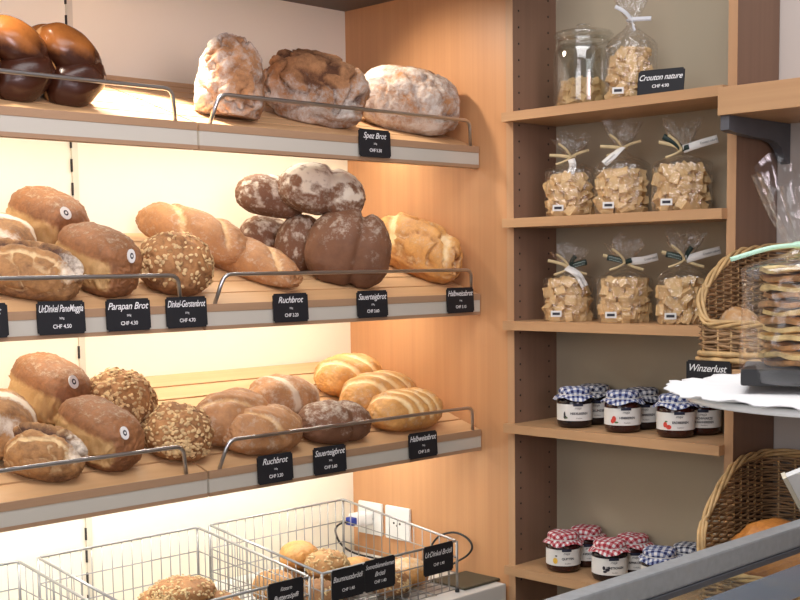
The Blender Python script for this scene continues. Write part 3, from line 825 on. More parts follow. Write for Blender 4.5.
o, V, U = loaf_mesh('golden_loaf', .24, .15, .054, 'c_gold', 95)
o.location = (1.925, .985, .9555); o.rotation_euler = (0, 0, R(-85)); bread(o, 'golden loaf lying beneath the orange loaf in the lower wicker basket')

# ------------------------------------------------------------------ jam jars
def wrap(VF, rad, a0, dz, sx=1.):
    V, F = VF
    return [(rad*math.cos(a0+x/rad), rad*math.sin(a0+x/rad), y+dz) for x, y in V], F
def ellipse2(cx, cy, rx, ry, n=16):
    return [(cx+rx*math.cos(2*PI*k/n), cy+ry*math.sin(2*PI*k/n)) for k in range(n)], [tuple(range(n))]
def jam_jar(loc, cloth, jam, words, fruit, label, faceaz, seed, group):
    root = empty('jam_jar', loc, label, 'jam jar', group)
    Rj, Hj = .0345, .060
    prof = [(0, .001), (.027, .0005), (.032, .003), (Rj, .009), (Rj, .050), (.033, .056), (.0285, .060), (.0285, .064), (0, .064)]
    MB().add(lathe_data(prof, 40)).build('glass_body', jam, root)
    # cloth cap: disc, rim, tied neck, flared skirt
    rnd = random.Random(seed); ph = rnd.uniform(0, 6)
    cp = [(0, .0795), (.012, .0793), (.022, .0788), (.0285, .0775), (.0312, .0745), (.0320, .070), (.0312, .0665), (.0306, .0650), (.0345, .0632), (.0385, .0603), (.0405, .0568)]
    n = 64; V = []; F = []; UV = []; s = 0.; prev = cp[0]
    for i, (rr, zz) in enumerate(cp):
        s += math.hypot(rr-prev[0], zz-prev[1]); prev = (rr, zz)
        k = max(0., (i-7)/3.)
        for j in range(n):
            a = 2*PI*j/n
            w = k*(.0022*math.sin(9*a+ph) + .0012*math.sin(15*a+ph*2))
            zz2 = zz + k*.0034*math.sin(4*a+ph*1.7) + (.0006*math.sin(5*a+ph) if i < 4 else 0)
            V.append(((rr+w)*math.cos(a), (rr+w)*math.sin(a), zz2)); UV.append((s*math.cos(a+ph)/.0122, s*math.sin(a+ph)/.0122))
    for i in range(len(cp)-1):
        for j in range(n): F.append((i*n+j, i*n+(j+1) % n, (i+1)*n+(j+1) % n, (i+1)*n+j))
    o = mesh_obj('cloth_cap', V, F, cloth, root)
    ul = o.data.uv_layers.new(name='UVMap')
    for lp in o.data.loops: ul.data[lp.index].uv = UV[lp.vertex_index]
    MB().tube([(.0312*math.cos(2*PI*j/32), .0312*math.sin(2*PI*j/32), .0655) for j in range(32)], .0009, 6, True).build('neck_string', 'paper', root)
    # paper label
    a0 = faceaz; ra = Rj+.0004; n = 40; V = []; F = []
    for j in range(n+1):
        a = a0 + (j/n-.5)*R(230)
        V += [(ra*math.cos(a), ra*math.sin(a), .0150), (ra*math.cos(a), ra*math.sin(a), .0475)]
    F = [(2*j, 2*j+2, 2*j+3, 2*j+1) for j in range(n)]
    lb = mesh_obj('paper_label', V, F, 'paper', root); lb['label'] = 'white wrap-around paper label'
    rt = ra+.0003; mb = MB()
    for k, wd in enumerate(words):
        mb.add(wrap(fit_text(wd, .0062, .036, bold=.0002), rt, a0+.22, .0292-.007*k+(.0035 if len(words) > 1 else 0)))
    mb.add(wrap(fit_text('maja', .0075, .018, shear=.4), rt, a0+.15, .0402))
    mb.add(wrap(fit_text('Konfitüre', .0035, .012), rt, a0+.22, .0200))
    mb.build('lettering', 'ink_dark', lb, False)
    V = [(x, y) for x in np.linspace(-.010, .010, 8) for y in (.0438, .0495)]
    MB().add(wrap((V, [(2*j, 2*j+2, 2*j+3, 2*j+1) for j in range(7)]), rt+.0002, a0+.15, 0)).build('navy_seal', 'navy_seal', lb, False)
    fx = -.0185
    for mt, els in fruit.items():
        mb = MB()
        for ex, ey, rx, ry in els: mb.add(wrap(ellipse2(fx+ex, ey, rx, ry), rt+.0002, a0, .027))
        mb.build('fruit_picture', mt, lb, False)
    return root
straw = {'fruit_red': [(-.003, -.002, .0042, .0052), (.004, -.006, .0052, .0042)], 'fruit_green': [(-.001, .004, .003, .0014)]}
rasp = {'fruit_red': [(0, 0, .0045, .006), (-.003, -.004, .0042, .0045)], 'fruit_green': [(.005, -.006, .004, .0018)]}
blue = {'fruit_black': [(-.004, 0, .0022, .006), (-.003, -.005, .0035, .0035)], 'fruit_green': [(0, -.006, .003, .0018)]}
quin = {'fruit_yellow': [(0, -.002, .0052, .0062)], 'fruit_black': [(.002, .008, .0028, .0014)]}
berr = {'fruit_black': [(.004, .002, .003, .004), (.011, -.001, .0045, .0032), (.006, -.005, .004, .0024), (.014, .003, .002, .003)]}
none = {}
FA = lambda x, y: math.atan2(-y, -x)
gb = 'jam jars with blue check caps on the upper jam shelf'; gr = 'jam jars on the lowest shelf'
def jj(x, y, z, *a, **k):
    cloth, jam, words, fruit, label, seed, group, rot = a
    y += .009
    jam_jar((x, y, z), cloth, jam, words, fruit, label, FA(x, y)+rot, seed, group)
z = 1.228
jj(1.985, 1.486, z+.0003, 'g_blue', 'jam_black', ['HEIDELBEEREN'], blue, 'front jam jar labelled HEIDELBEEREN under a blue checked cap', 1, gb, .05)
jj(1.985, 1.372, z+.0003, 'g_blue', 'jam_red', ['HIMBEEREN'], rasp, 'front jam jar labelled HIMBEEREN with a raspberry picture', 2, gb, .05)
jj(1.988, 1.256, z+.0003, 'g_blue', 'jam_red', ['ERDBEEREN'], straw, 'front jam jar labelled ERDBEEREN with a strawberry picture', 3, gb, .05)
jj(2.050, 1.487, z+.0003, 'g_navy', 'jam_black', ['HOLUNDER'], none, 'back jam jar between the HEIDELBEEREN and HIMBEEREN jars', 4, gb, 0)
jj(2.050, 1.371, z+.0003, 'g_navy', 'jam_black', ['BROMBEEREN'], none, 'back jam jar between the HIMBEEREN and ERDBEEREN jars', 5, gb, 0)
jj(2.050, 1.238, z+.0003, 'g_navy', 'jam_red', ['SCHWARZE', 'JOHANNISBEEREN'], none, 'back jam jar with two-line name at the right end of the shelf', 6, gb, -.1)
z = .934
jj(1.983, 1.513, z+.0003, 'g_red', 'jam_red', ['QUITTEN'], quin, 'front red-capped jam jar labelled QUITTEN with a yellow fruit', 7, gr, .05)
jj(1.983, 1.400, z+.0003, 'g_red', 'jam_black', ['ZWETSCHGEN'], berr, 'front red-capped jam jar with a dark berry picture', 8, gr, .1)
jj(2.050, 1.506, z+.0003, 'g_red', 'jam_red', ['KIRSCHEN'], none, 'red-capped jam jar behind the QUITTEN jar', 9, gr, 0)
jj(2.050, 1.392, z+.0003, 'g_red', 'jam_red', ['APRIKOSEN'], none, 'red-capped jam jar behind the dark berry jar', 10, gr, 0)
jj(1.985, 1.287, z+.0003, 'g_blue', 'jam_black', ['CASSIS'], none, 'blue-capped jam jar at the front, half hidden by the counter edge', 11, gr, 0)
jj(2.050, 1.262, z+.0003, 'g_navy', 'jam_black', ['MIRABELLEN'], none, 'navy-capped jam jar at the back, nearest the lower wicker basket', 12, gr, 0)

# ------------------------------------------------------------------ croutons in bags
def crouton_mesh(seed):
    rnd = random.Random(seed); bm = bmesh.new()
    bmesh.ops.create_cube(bm, size=1)
    bmesh.ops.subdivide_edges(bm, edges=bm.edges[:], cuts=2, use_grid_fill=True)
    for v in bm.verts:
        n = v.co.normalized(); k = .78+.22*(v.co.length/.866)
        p = np.array([[v.co.x*2+seed, v.co.y*2, v.co.z*2]])
        v.co = Vector((v.co.x, v.co.y, v.co.z))*(.98+.22*float(pnoise(p)[0]))*Vector((1, .95, .8)).length/1.6
        v.co.z *= .78 + .1*v.co.x
    me = bpy.data.meshes.new('crouton'); bm.to_mesh(me); bm.free()
    me.polygons.foreach_set('use_smooth', [False]*len(me.polygons))
    for nm, val in (('pale', .15), ('dark', .0), ('flour', 0.)):
        at = me.attributes.new(nm, 'FLOAT', 'POINT'); at.data.foreach_set('value', [val]*len(me.vertices))
    me.materials.append(M['crouton']); return me
CM = [crouton_mesh(i*3+1) for i in range(6)]
HEAP = []
def croutons(cx, cy, z0, rad, h, n, label, group, seed, size=.0185, sq=.2):
    rnd = random.Random(seed); toc = Vector((-cx, -cy, 0)).normalized()
    st = size*.92; cand = []; lay = 0; z = z0+size*.45
    while z < z0+h:
        rmax = rad-size*.52
        if z > z0+h*.75: rmax *= .86
        iy = 0; y = -rmax
        while y <= rmax:
            x = -rmax + (st/2 if (iy+lay) % 2 else 0)
            while x <= rmax:
                if abs(x)**2.6+abs(y)**2.6 <= rmax**2.6:
                    depth = Vector((x, y, 0)).dot(toc)/rad
                    vis = depth + (.9 if z > z0+h-size*1.1 else 0)
                    cand.append((vis + rnd.uniform(-.08, .08), x, y, z))
                x += st
            y += st*.9; iy += 1
        z += size*.80; lay += 1
    cand.sort(reverse=True)
    for v, x, y, z in cand[n:n+85]:
        HEAP.append((cx+x, cy+y, z, size, rnd.random()))
    for v, x, y, z in cand[:n]:
        o = bpy.data.objects.new('crouton', rnd.choice(CM)); C.objects.link(o)
        s = size*rnd.uniform(.88, 1.1)*1.02
        o.location = (cx+x+rnd.uniform(-1, 1)*.0016, cy+y+rnd.uniform(-1, 1)*.0016, z+rnd.uniform(-1, 1)*.0014)
        o.rotation_euler = (rnd.uniform(0, 6), rnd.uniform(0, 6), rnd.uniform(0, 6)); o.scale = (s, s, s)
        tag(o, label, 'crouton', group)

def strip(path, w, up=(0, 0, 1), th=.0004):
    """thin folded strip along a path"""
    P = [Vector(p) for p in path]; V = []; F = []
    for i, p in enumerate(P):
        t = (P[min(i+1, len(P)-1)]-P[max(i-1, 0)]).normalized(); u = Vector(up); u = (u-t*u.dot(t)).normalized(); nn = t.cross(u)
        for a, b in ((-1, -1), (1, -1), (1, 1), (-1, 1)): V.append(p+u*a*w/2+nn*b*th)
    m = len(P)
    for i in range(m-1):
        for k in range(4): F.append((i*4+k, i*4+(k+1) % 4, (i+1)*4+(k+1) % 4, (i+1)*4+k))
    F += [(3, 2, 1, 0), tuple((m-1)*4+k for k in range(4))]
    return V, F

def bag_film(r0, hb, zn, zt, seed, flare=.034, mat='film', parent=None, neck=.006, name='clear_film'):
    rnd = random.Random(seed); p1, p2 = rnd.uniform(0, 6), rnd.uniform(0, 6); n = 60
    rows = [(0, .0004, 0), (r0*.8, .0004, 0), (r0*.97, .003, 0), (r0, .012, 0)]
    for k in range(1, 7): rows.append((r0*(1+.015*math.sin(k)), .012+(hb-.012)*k/6, .1))
    for k in range(1, 9):
        t = k/8; rows.append((neck+(r0-neck)*(.5+.5*math.cos(PI*t))**1.15, hb+(zn-hb)*t, .1+.9*t))
    for k in range(1, 9):
        t = k/8; rows.append((neck+(flare-neck)*t**.75, zn+(zt-zn)*t, 1.0))
    V = []; F = []; fl0 = rnd.uniform(-.3, .3); N0 = 18
    for i, (rr, zz, c) in enumerate(rows):
        up_ = max(0., (i-N0+1)/8.)
        for j in range(n):
            a = 2*PI*j/n
            e = 2.6; sq = (abs(math.cos(a))**e+abs(math.sin(a))**e)**(-1/e) if i < 10 else 1+.0*c
            m = 1 + c*(.13*math.sin(7*a+p1)+.08*math.sin(13*a+p2)) + .012*math.sin(5*a+i*.7+p1)
            x = rr*sq*m*math.cos(a); y = rr*sq*m*math.sin(a)*(1-.55*up_)
            V.append((x, y, zz + up_*(.010*math.sin(2*a+p2)+.006*math.sin(5*a+p1)) ))
    for i in range(len(rows)-1):
        for j in range(n): F.append((i*n+j, i*n+(j+1) % n, (i+1)*n+(j+1) % n, (i+1)*n+j))
    return mesh_obj(name, V, F, mat, parent)

def crouton_bag(x, y, z0, r0, hb, zn, zt, label, seed, style, n=37, size=.0200, tag_dir=1, gsuffix=''):
    rz = math.atan2(y, x) + PI/2       # local -y faces the customer side
    root = empty('crouton_bag', (x, y, z0+.0002), label, 'bag of croutons', 'clear bags of croutons', rz-PI)
    root.rotation_euler = (0, 0, math.atan2(-y, -x)+PI/2)
    bag_film(r0, hb, zn, zt, seed, parent=root)
    rnd = random.Random(seed*5)
    # local frame: -y towards the viewer, +x to the viewer's right
    mb = MB()
    def lace(dx, dz, w, th=.0004, drop=0.):
        pts = smooth_path([(0, -.009, zn), (dx*.4, -.014, zn+dz*.55), (dx, -.016, zn+dz-drop)], 6); return strip(pts, w, (0, 0, 1), th)
    ring = [(.008*math.cos(2*PI*k/16), .008*math.sin(2*PI*k/16), zn+.0006*math.sin(k)) for k in range(16)]
    mb.tube(ring, .0022, 6, True)
    if style == 'white':
        mb.add(lace(-.030, .024, .007)); mb.add(lace(.036, -.001, .008)); mb.add(lace(.006, -.022, .005))
        mb.build('tie', 'ribbon_white', root)
    else:
        mb.add(lace(-.042, .004 if style == 'raffia' else .014, .006, .0008)); mb.add(lace(-.030, -.014, .004, .0008)); mb.add(lace(.034, .012 if style != 'dots' else -.014, .005, .0008)); mb.add(lace(-.025, .026, .0045, .0006))
        mb.build('raffia_tie', 'raffia', root)
    if style in ('dots', 'green'):
        mb = MB(); d = -1 if tag_dir > 0 else 1
        mb.add(lace(.034*(1 if seed % 2 else -1), .010+.014*(seed % 3 == 1), .011)); mb.add(lace(.012, .022 if seed % 3 == 2 else .004, .009))
        rb = mb.build('ribbon', 'ribbon_green', root); rb['label'] = 'dark green ribbon'
        if style == 'dots':
            mb = MB(); sgn = (1 if seed % 2 else -1); k0 = .010+.014*(seed % 3 == 1)
            for q in range(7):
                for w in (-.0026, .0026):
                    t = .25+.1*q; px_ = .034*sgn*t; pz_ = zn+k0*t+w+.001*(q % 2)
                    mb.tube([(px_, -.0147, pz_), (px_, -.0156-.0005*(q > 3), pz_)], .0010, 7)
            mb.build('ribbon_dots', 'dot', root)
    # paper tag
    tg = {1: [(.002, -.012, zn), (.030, -.020, zn+.008), (.062, -.022, zn+.016)], -1: [(.0, -.012, zn+.002), (-.014, -.024, zn-.012), (-.034, -.030, zn-.030)],
          2: [(.0, -.013, zn-.004), (.003, -.026, zn-.018), (-.001, -.034, zn-.034)], 3: [(-.006, -.012, zn), (.016, -.026, zn-.014), (.030, -.036, zn-.038)], 4: [(.010, -.012, zn+.002), (.034, -.018, zn+.004), (.060, -.020, zn+.010)]}[tag_dir]
    if style != 'white':
        pth = smooth_path(tg, 6)
        tp = MB().add(strip(pth, .014, (0, 0, 1) if abs(tag_dir) in (1, 4) and tag_dir > 0 else (1, 0, .25))).build('paper_tag', 'paper', root); tp['label'] = 'white paper tag'
        a, b = Vector(tg[1]), Vector(tg[2]); dr = (b-a); ln = dr.length; dr.normalize()
        upv = Vector((0, 0, 1)) if tag_dir in (1, 4) else Vector((1, 0, .25)); upv = (upv-dr*upv.dot(dr)).normalized(); nv = dr.cross(upv)
        if nv.y > 0: nv = -nv
        Vt, Ft = fit_text('Crouton nature', .006, ln*.9)
        md = (a+b)/2
        if tag_dir not in (1, 4): upv = -upv if dr.cross(upv).y < 0 else upv
        MB().add(([md+dr*p[0]+upv*p[1]+nv*.0016 for p in Vt], Ft)).build('lettering', 'ink_dark', tp, False)
    # little price sticker low at the left
    sx = -r0*.50; yy = -r0*.93
    st = box('price_sticker', (sx-.0105, yy-.004, .010), (sx+.0105, yy-.003, .022), 'paper', root, .0004)
    box('sticker_print', (sx-.0072, yy-.0044, .0135), (sx+.0072, yy-.0039, .0185), 'ink_dark', st)
    croutons(x, y, z0+.001, r0-.002, hb-.004, n, 'toasted croutons packed in the ' + gsuffix, 'croutons in the ' + gsuffix, seed, size)
    return root
zs = SH
crouton_bag(2.000, 1.374, zs[0], .048, .100, .150, .205, 'tall clear crouton bag with white ribbon beside the glass jar', 1, 'white', gsuffix='bag beside the glass jar on the highest shelf')
crouton_bag(2.000, 1.514, zs[1], .051, .088, .116, .155, 'leftmost crouton bag of the upper bag row, raffia tie', 2, 'raffia', tag_dir=2, gsuffix='leftmost bag of the upper bag row')
crouton_bag(2.000, 1.393, zs[1], .052, .088, .124, .168, 'middle crouton bag of the upper bag row, slanting white tag', 3, 'raffia', tag_dir=-1, gsuffix='middle bag of the upper bag row')
crouton_bag(2.002, 1.264, zs[1], .054, .084, .112, .160, 'right crouton bag of the upper bag row with dark green ribbon', 4, 'green', tag_dir=1, gsuffix='right bag of the upper bag row')
crouton_bag(2.000, 1.519, zs[2], .051, .080, .106, .142, 'left crouton bag of the lower bag row, tag hanging down over it', 5, 'dots', tag_dir=3, gsuffix='left bag of the lower bag row')
crouton_bag(2.000, 1.386, zs[2], .053, .080, .114, .155, 'middle crouton bag of the lower bag row with dotted ribbon', 6, 'dots', tag_dir=4, gsuffix='middle bag of the lower bag row')
crouton_bag(2.000, 1.255, zs[2], .050, .084, .118, .162, 'right crouton bag of the lower bag row, next to the wicker basket', 8, 'dots', tag_dir=1, gsuffix='right bag of the lower bag row')
# big glass jar
gj = empty('glass_jar', (2.020, 1.499, zs[0]+.0005), 'large clear glass storage jar with knobbed lid on the highest shelf', 'glass jar')
MB().add(lathe_data([(0, .001), (.050, .001), (.057, .004), (.0585, .012), (.0585, .105), (.056, .116), (.050, .124), (.049, .132)], 48)).build('jar_body', 'jarglass', gj)
MB().add(lathe_data([(0, .005), (.048, .005), (.053, .010), (.055, .02), (.055, .104), (.053, .114), (.048, .122)], 48)).build('jar_inner_wall', 'jarglass', gj)
MB().tube([(.0515*math.cos(2*PI*k/40), .0515*math.sin(2*PI*k/40), .131) for k in range(40)], .0035, 8, True).build('jar_lip', 'jarglass', gj)
ld = MB().add(lathe_data([(.046, .129), (.056, .137), (.058, .142), (.055, .147), (.035, .1515), (.014, .1535), (.0, .154)], 48)).build('jar_lid', 'jarglass', gj)
MB().add(lathe_data([(.007, .153), (.007, .156), (.013, .158), (.0145, .161), (.012, .1635), (0, .1645)], 32)).build('lid_knob', 'jarglass', ld)
croutons(2.020, 1.499, zs[0]+.007, .052, .052, 37, 'toasted croutons lying in the large glass jar', 'croutons in the glass jar', 21, .0195)
# the croutons deep inside the bags and the jar
mbh = MB(); rh = random.Random(9)
for hx, hy, hz_, hs, hr in HEAP:
    mt = Matrix.Translation((hx, hy, hz_)) @ Matrix.Rotation(hr*6, 4, 'Z') @ Matrix.Rotation(hr*17, 4, 'X')
    me_ = CM[int(hr*6) % 6]
    mbh.add(([mt @ (v.co*hs) for v in me_.vertices], [tuple(p.vertices) for p in me_.polygons]))
hp = mbh.build('crouton_heap', 'crouton', None, False); tag(hp, 'remaining croutons heaped deep inside the clear bags and the jar', 'croutons', None, 'stuff')
# Crouton nature card, leaning on the shelf
card((1.968, 1.288, zs[0]+.0245), .086, .048, [('Crouton nature', .0155, .009, .36, .0001), ('CHF 4.90', .0085, -.0075, 0, .0001)], 'black price card reading Crouton nature standing on the highest shelf', (R(-12), 0, R(-74)))

# ------------------------------------------------------------------ cake stand with bagged waffles
CS = Vector((.974, .437, 1.449))
cs = empty('cake_stand', (CS.x, CS.y, 1.196), 'white china cake stand under a paper doily at the right photo edge', 'cake stand')
MB().add(lathe_data([(0, .238), (.10, .238), (.146, .242), (.1475, .245), (.145, .2475), (.10, .2445), (0, .2445)], 64)).build('plate', 'china', cs)
MB().add(lathe_data([(.0, .001), (.065, .001), (.065, .006), (.030, .022), (.016, .06), (.014, .15), (.025, .215), (.060, .238)], 40)).build('pedestal', 'china', cs)
n = 144; V = []; F = []
rings = [0, .05, .10, .125, .140, .150, .158]
for i, rr in enumerate(rings):
    for j in range(n):
        a = 2*PI*j/n; k = i/6
        sc = 1 + (.030*abs(math.sin(12*a)) + .012*math.sin(60*a))*(max(0, i-4)/2)
        zz = .2485 + (.0 if i < 4 else .001*(i-3)) + (.0012*math.sin(24*a)+.0010*math.sin(7*a))*max(0, i-3)/3
        V.append((rr*sc*math.cos(a), rr*sc*math.sin(a), zz)); 
for i in range(len(rings)-1):
    for j in range(n): F.append((i*n+j, i*n+(j+1) % n, (i+1)*n+(j+1) % n, (i+1)*n+j))
dl = mesh_obj('paper_doily', V, F, 'doily'); dl.location = cs.location
md = dl.modifiers.new('thickness', 'SOLIDIFY'); md.thickness = .0012; md.offset = 1
tag(dl, 'white scalloped paper doily on the cake stand', 'doily')
CT = CS.z+.0015
WB = Vector((.955, .482, CT))
az = math.atan2(-WB.y, -WB.x)+PI/2
wbag = empty('waffle_bag', WB, 'clear bag of stacked waffles with a mint ribbon on the cake stand', 'bag of waffles', None, az)
box('black_tray', (-.052, -.042, .0005), (.052, .042, .014), 'black', wbag, .002)
bag_film(.054, .092, .110, .172, 44, .044, 'film2', wbag, .014)
mb = MB(); mb.tube([(.0125*math.cos(2*PI*k/20), .0125*math.sin(2*PI*k/20), .112) for k in range(20)], .0028, 8, True)
mb.tube(smooth_path([(-.002, -.013, .112), (-.03, -.018, .110), (-.062, -.020, .101)], 6), .0019, 8)
mb.tube(smooth_path([(.002, -.013, .112), (.03, -.018, .114), (.066, -.020, .108)], 6), .0019, 8)
mb.build('mint_tie', 'mint', wbag)
lbp = box('paper_sticker', (.026, -.0435, .001), (.048, -.0422, .012), 'paper', wbag, .001)
def waffle_mesh(seed, mat):
    rnd = random.Random(seed); n = 40; V = []; F = []; ph = rnd.uniform(0, 6)
    def rad(a): return .0385*(1+.03*math.sin(3*a+ph)+.02*math.sin(11*a+ph))
    for lay, hz in enumerate((-.0025, .0025)):
        for i, f in enumerate((0, .3, .6, .85, 1.)):
            for j in range(n):
                a = 2*PI*j/n; rr = rad(a)*f*(1 if lay == 0 or f < 1 else .985)
                V.append((rr*math.cos(a), rr*math.sin(a), hz*(1 if f < 1 else .6)+.0012*math.sin(5*a+ph)*f + .0006*math.sin(rr*900)))
    for lay in (0, 1):
        for i in range(4):
            for j in range(n):
                q = (lay*5+i)*n; F.append((q+j, q+(j+1) % n, q+n+(j+1) % n, q+n+j))
    for j in range(n): F.append((4*n+j, 4*n+(j+1) % n, 9*n+(j+1) % n, 9*n+j))
    me = bpy.data.meshes.new('waffle'); me.from_pydata(V, [], F); me.update(); me.polygons.foreach_set('use_smooth', [True]*len(F)); me.materials.append(M[mat]); return me
WM = [waffle_mesh(1, 'waffle'), waffle_mesh(2, 'waffle_dark')]
ords = ['lowest', 'second lowest', 'third lowest', 'fourth lowest', 'fifth lowest', 'sixth lowest', 'seventh lowest', 'eighth lowest', 'ninth lowest', 'tenth lowest', 'eleventh lowest', 'topmost']
hz = .0175
kinds = [1, 0, 1, 0, 0, 1, 0, 1, 1, 0, 1, 0]
for k in range(12):
    o = bpy.data.objects.new('waffle', WM[kinds[k]]); C.objects.link(o)
    rnd = random.Random(k+50)
    ofs = Vector((rnd.uniform(-1, 1)*.002, rnd.uniform(-1, 1)*.002, 0))
    o.location = WB + ofs + Vector((0, 0, hz)); o.rotation_euler = (R(rnd.uniform(-1, 1)), R(rnd.uniform(-1, 1)), rnd.uniform(0, 6)); hz += .0068
    tag(o, f'{"crisp golden" if kinds[k] == 0 else "dark nutty"} waffle, {ords[k]} in the bagged stack', 'waffle', 'waffles stacked in the clear bag')

# ------------------------------------------------------------------ glass display counter in front
gc = empty('display_counter', (.9, .8, 0), 'glass display counter with grey metal top edge at lower right', 'display counter')
q = lambda *p: rel(gc, p)
box('top_rail', q(-.6, .788, 1.167), q(1.75, .812, 1.196), 'alu', gc, .003)
box('rail_seal', q(-.6, .7855, 1.160), q(1.75, .800, 1.1665), 'bracket', gc)
box('back_glass', q(-.6, .797, .90), q(1.75, .803, 1.160), 'glass', gc)
box('blue_reflection_strip', q(-.6, .786, 1.100), q(1.75, .789, 1.143), 'blue_reflection', gc)  # added strip standing in for a blue-grey reflection in the glass
box('service_top', q(.70, .10, .90), q(1.75, .60, 1.194), 'counter', gc, .004)
box('cabinet_body', q(-.6, .10, 0), q(1.75, .812, .90), 'counter', gc)
ws = empty('tilted_sign', (1.690, .80, 1.196), 'tilted white sign panel with beige rim clamped to the counter rail', 'sign')
P0 = Vector((1.609, .85, 1.247)) - ws.location; uu = Vector((.69, 0, -.72)).normalized(); vv = Vector((.43, -.80, .41)).normalized(); nn = uu.cross(vv).normalized()
def slab8(a0, a1, b0, b1, c0, c1): 
    V = [P0 + uu*a + vv*b + nn*c for a in (a0, a1) for b in (b0, b1) for c in (c0, c1)]
    return V, [(0, 1, 3, 2), (4, 6, 7, 5), (0, 4, 5, 1), (2, 3, 7, 6), (0, 2, 6, 4), (1, 5, 7, 3)]
MB().add(slab8(0, .075, .006, .11, -.004, .004)).build('sign_panel', 'white_plastic', ws, False)
rm = MB().add(slab8(-.001, .076, 0, .0058, -.006, .006)).build('sign_rim', 'beige', ws, False); rm['label'] = 'beige rim'
MB().tube([P0+uu*.05+vv*.06, P0+uu*.070+vv*.06+Vector((.02, -.01, -.02)), Vector((.07, .0, .0))], .004, 8).build('clamp_stem', 'beige', ws)

# ------------------------------------------------------------------ final seating of the breads: (along x, up the shelf, size, height)
SEAT = {
    'large glazed': (-0.004, -0.012, 0.920, 1.070),
    'tall floury': (0.012, -0.022, 0.944, 0.873),
    'craggy': (0.001, -0.006, 0.916, 1.007),
    'pale loaf mostly': (0.014, -0.012, 0.929, 0.944),
    'smooth white': (0.003, -0.011, 0.973, 0.979),
    'white-striped round loaf at the left photo edge of the middle': (-0.004, -0.008, 0.921, 0.936),
    'white-striped round loaf at the left photo edge of the bottom': (-0.006, -0.041, 1.011, 0.996),
    'brown tin loaf with sticker at the back of the middle': (0.019, -0.002, 0.847, 0.989),
    'brown tin loaf with sticker at the front of the middle': (0.006, -0.000, 0.793, 1.043),
    'brown tin loaf with sticker at the back of the bottom': (0.009, -0.024, 0.832, 1.031),
    'brown tin loaf with sticker at the front of the bottom': (0.011, 0.004, 0.784, 1.016),
    'dark cracked rustic loaf at the front left of the middle': (0.019, -0.003, 0.899, 0.921),
    'dark cracked rustic loaf at the front left of the bottom': (0.021, 0.013, 0.874, 0.817),
    'round oat-flaked loaf on the middle': (0.004, -0.007, 0.978, 0.949),
    'round oat-flaked loaf at the back of': (0.006, -0.062, 0.948, 0.968),
    'round oat-flaked loaf at the front of': (0.021, 0.006, 0.960, 0.834),
    'long half-brown loaf lying behind': (0.022, -0.022, 0.930, 0.911),
    'long half-brown loaf lying in front': (0.007, -0.025, 0.764, 1.031),
    'half-brown twisted loaf at the back': (0.008, -0.085, 0.947, 0.993),
    'half-brown twisted loaf at the front': (0.001, -0.009, 0.948, 0.946),
    'small dark loaf under': (0.039, 0.019, 0.867, 1.070),
    'mottled dark loaf propped': (0.002, -0.001, 0.901, 1.029),
    'mottled brown loaf atop': (0.007, -0.001, 0.948, 0.980),
    'flour-patched': (-0.024, -0.068, 0.958, 0.918),
    'big dark two': (0.006, 0.010, 0.970, 0.958),
    'dark floury oval': (0.002, -0.009, 0.932, 0.963),
    'loaf with a white flour stripe': (-0.006, -0.048, 0.933, 0.980),
    'golden scored white loaf, rearmost': (-0.012, -0.064, 0.938, 0.987),
    'golden scored white loaf, second': (-0.008, -0.049, 0.962, 1.003),
    'golden scored white loaf, foremost': (0.010, 0.000, 0.940, 0.944),
    'golden crusty white loaf beside': (0.016, -0.007, 0.895, 1.054),
    'round golden roll on top': (0.013, -0.013, 0.930, 0.963),
    'pale seeded roll on top': (-0.036, -0.034, 0.922, 1.005),
}
for o in list(C.objects):
    if o.parent or o.type != 'MESH' or 'label' not in o: continue
    for k, (dx, dd, sc, sz) in SEAT.items():
        if o['label'].startswith(k):
            bpy.context.view_layer.update()
            mw = o.matrix_world.copy()
            o.matrix_world = Matrix.Translation((dx, dd*math.cos(TILT), dd*math.sin(TILT))) @ mw @ Matrix.Diagonal((sc, sc, sc*sz, 1))

# ------------------------------------------------------------------ camera
cam = bpy.data.cameras.new('camera'); co = bpy.data.objects.new('camera', cam); C.objects.link(co)
yaw, pit, rol = R(44.55), R(-5.43), R(-.85)
Fv = Vector((math.sin(yaw)*math.cos(pit), math.cos(yaw)*math.cos(pit), math.sin(pit)))
R0 = Vector((math.cos(yaw), -math.sin(yaw), 0)); U0 = R0.cross(Fv)
Rv = R0*math.cos(rol) + U0*math.sin(rol); Uv = -R0*math.sin(rol) + U0*math.cos(rol)
m = Matrix((Rv, Uv, -Fv)).transposed().to_4x4(); m.translation = (0, 0, 1.55)
co.matrix_world = m
cam.sensor_width = 36; cam.lens = 1246/800*36; cam.shift_x = 10/800; cam.shift_y = 85/800
cam.clip_start = .02
bpy.context.scene.camera = co

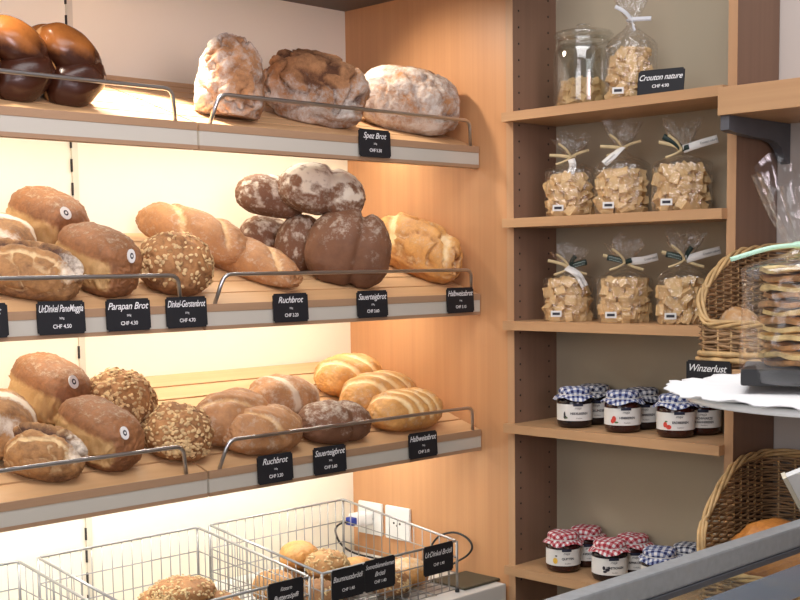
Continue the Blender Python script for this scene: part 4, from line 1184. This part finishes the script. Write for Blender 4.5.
# ------------------------------------------------------------------ light
def area(loc, rot, sx, sy, power, col, spread=None):
    l = bpy.data.lights.new('area_light', 'AREA'); l.shape = 'RECTANGLE'; l.size = sx; l.size_y = sy; l.energy = power; l.color = col
    if spread: l.spread = spread
    o = bpy.data.objects.new('area_light', l); C.objects.link(o); o.location = loc; o.rotation_euler = rot; return o
def spot(loc, target, power, col, ang, blend, size=.02):
    l = bpy.data.lights.new('spot_light', 'SPOT'); l.energy = power; l.color = col; l.spot_size = R(ang); l.spot_blend = blend; l.shadow_soft_size = size
    o = bpy.data.objects.new('spot_light', l); C.objects.link(o); o.location = loc
    o.rotation_euler = (Vector(target)-Vector(loc)).to_track_quat('-Z', 'Y').to_euler(); return o
warm = (1., .86, .72); cream = (1., .94, .82)
spot((1.235, 1.84, 2.11), (1.235, 1.82, 1.80), 34, warm, 66, .8)
spot((1.64, 1.84, 2.11), (1.87, 1.78, 1.80), 6.0, warm, 105, .8)
spot((.86, 1.76, 2.11), (.90, 1.76, 1.80), 6, warm, 70, .9)
for t in ('T', 'M'):
    for a, b in ((.5, 1.235), (1.26, 1.93)):
        p = shelf_pt(t, (a+b)/2, .22, -.021)
        area(p, (R(14), 0, 0), b-a, .02, 1.8, cream)
p = shelf_pt('B', 1.2, .22, -.021); area(p, (R(14), 0, 0), 1.4, .02, 5.2, (1., .98, .93))
def aim(loc, target): return (Vector(target)-Vector(loc)).to_track_quat('-Z', 'Y').to_euler()
area((.75, .75, 2.75), aim((.75, .75, 2.75), (1.1, .9, 1.2)), 1.2, 1.2, 22, (.97, .95, .96))
area((-1.9, .35, 2.1), aim((-1.9, .35, 2.1), (1.8, 1.3, 1.4)), 1.4, 1.2, 17, (.94, .96, 1.))
area((-.2, -1.0, 2.0), aim((-.2, -1.0, 2.0), (1.1, 2.1, 1.95)), 1.6, 1.0, 4.0, (1., .85, .93), R(42))  # added fill with no real source, lifts the upper back wall
w = bpy.data.worlds.new('world'); bpy.context.scene.world = w; w.use_nodes = True
w.node_tree.nodes['Background'].inputs[0].default_value = (.95, .90, .93, 1); w.node_tree.nodes['Background'].inputs[1].default_value = .27
vs_ = bpy.context.scene.view_settings
vs_.view_transform = 'Standard'; vs_.look = 'None'; vs_.gamma = 1; vs_.use_curve_mapping = False; vs_.exposure = .22
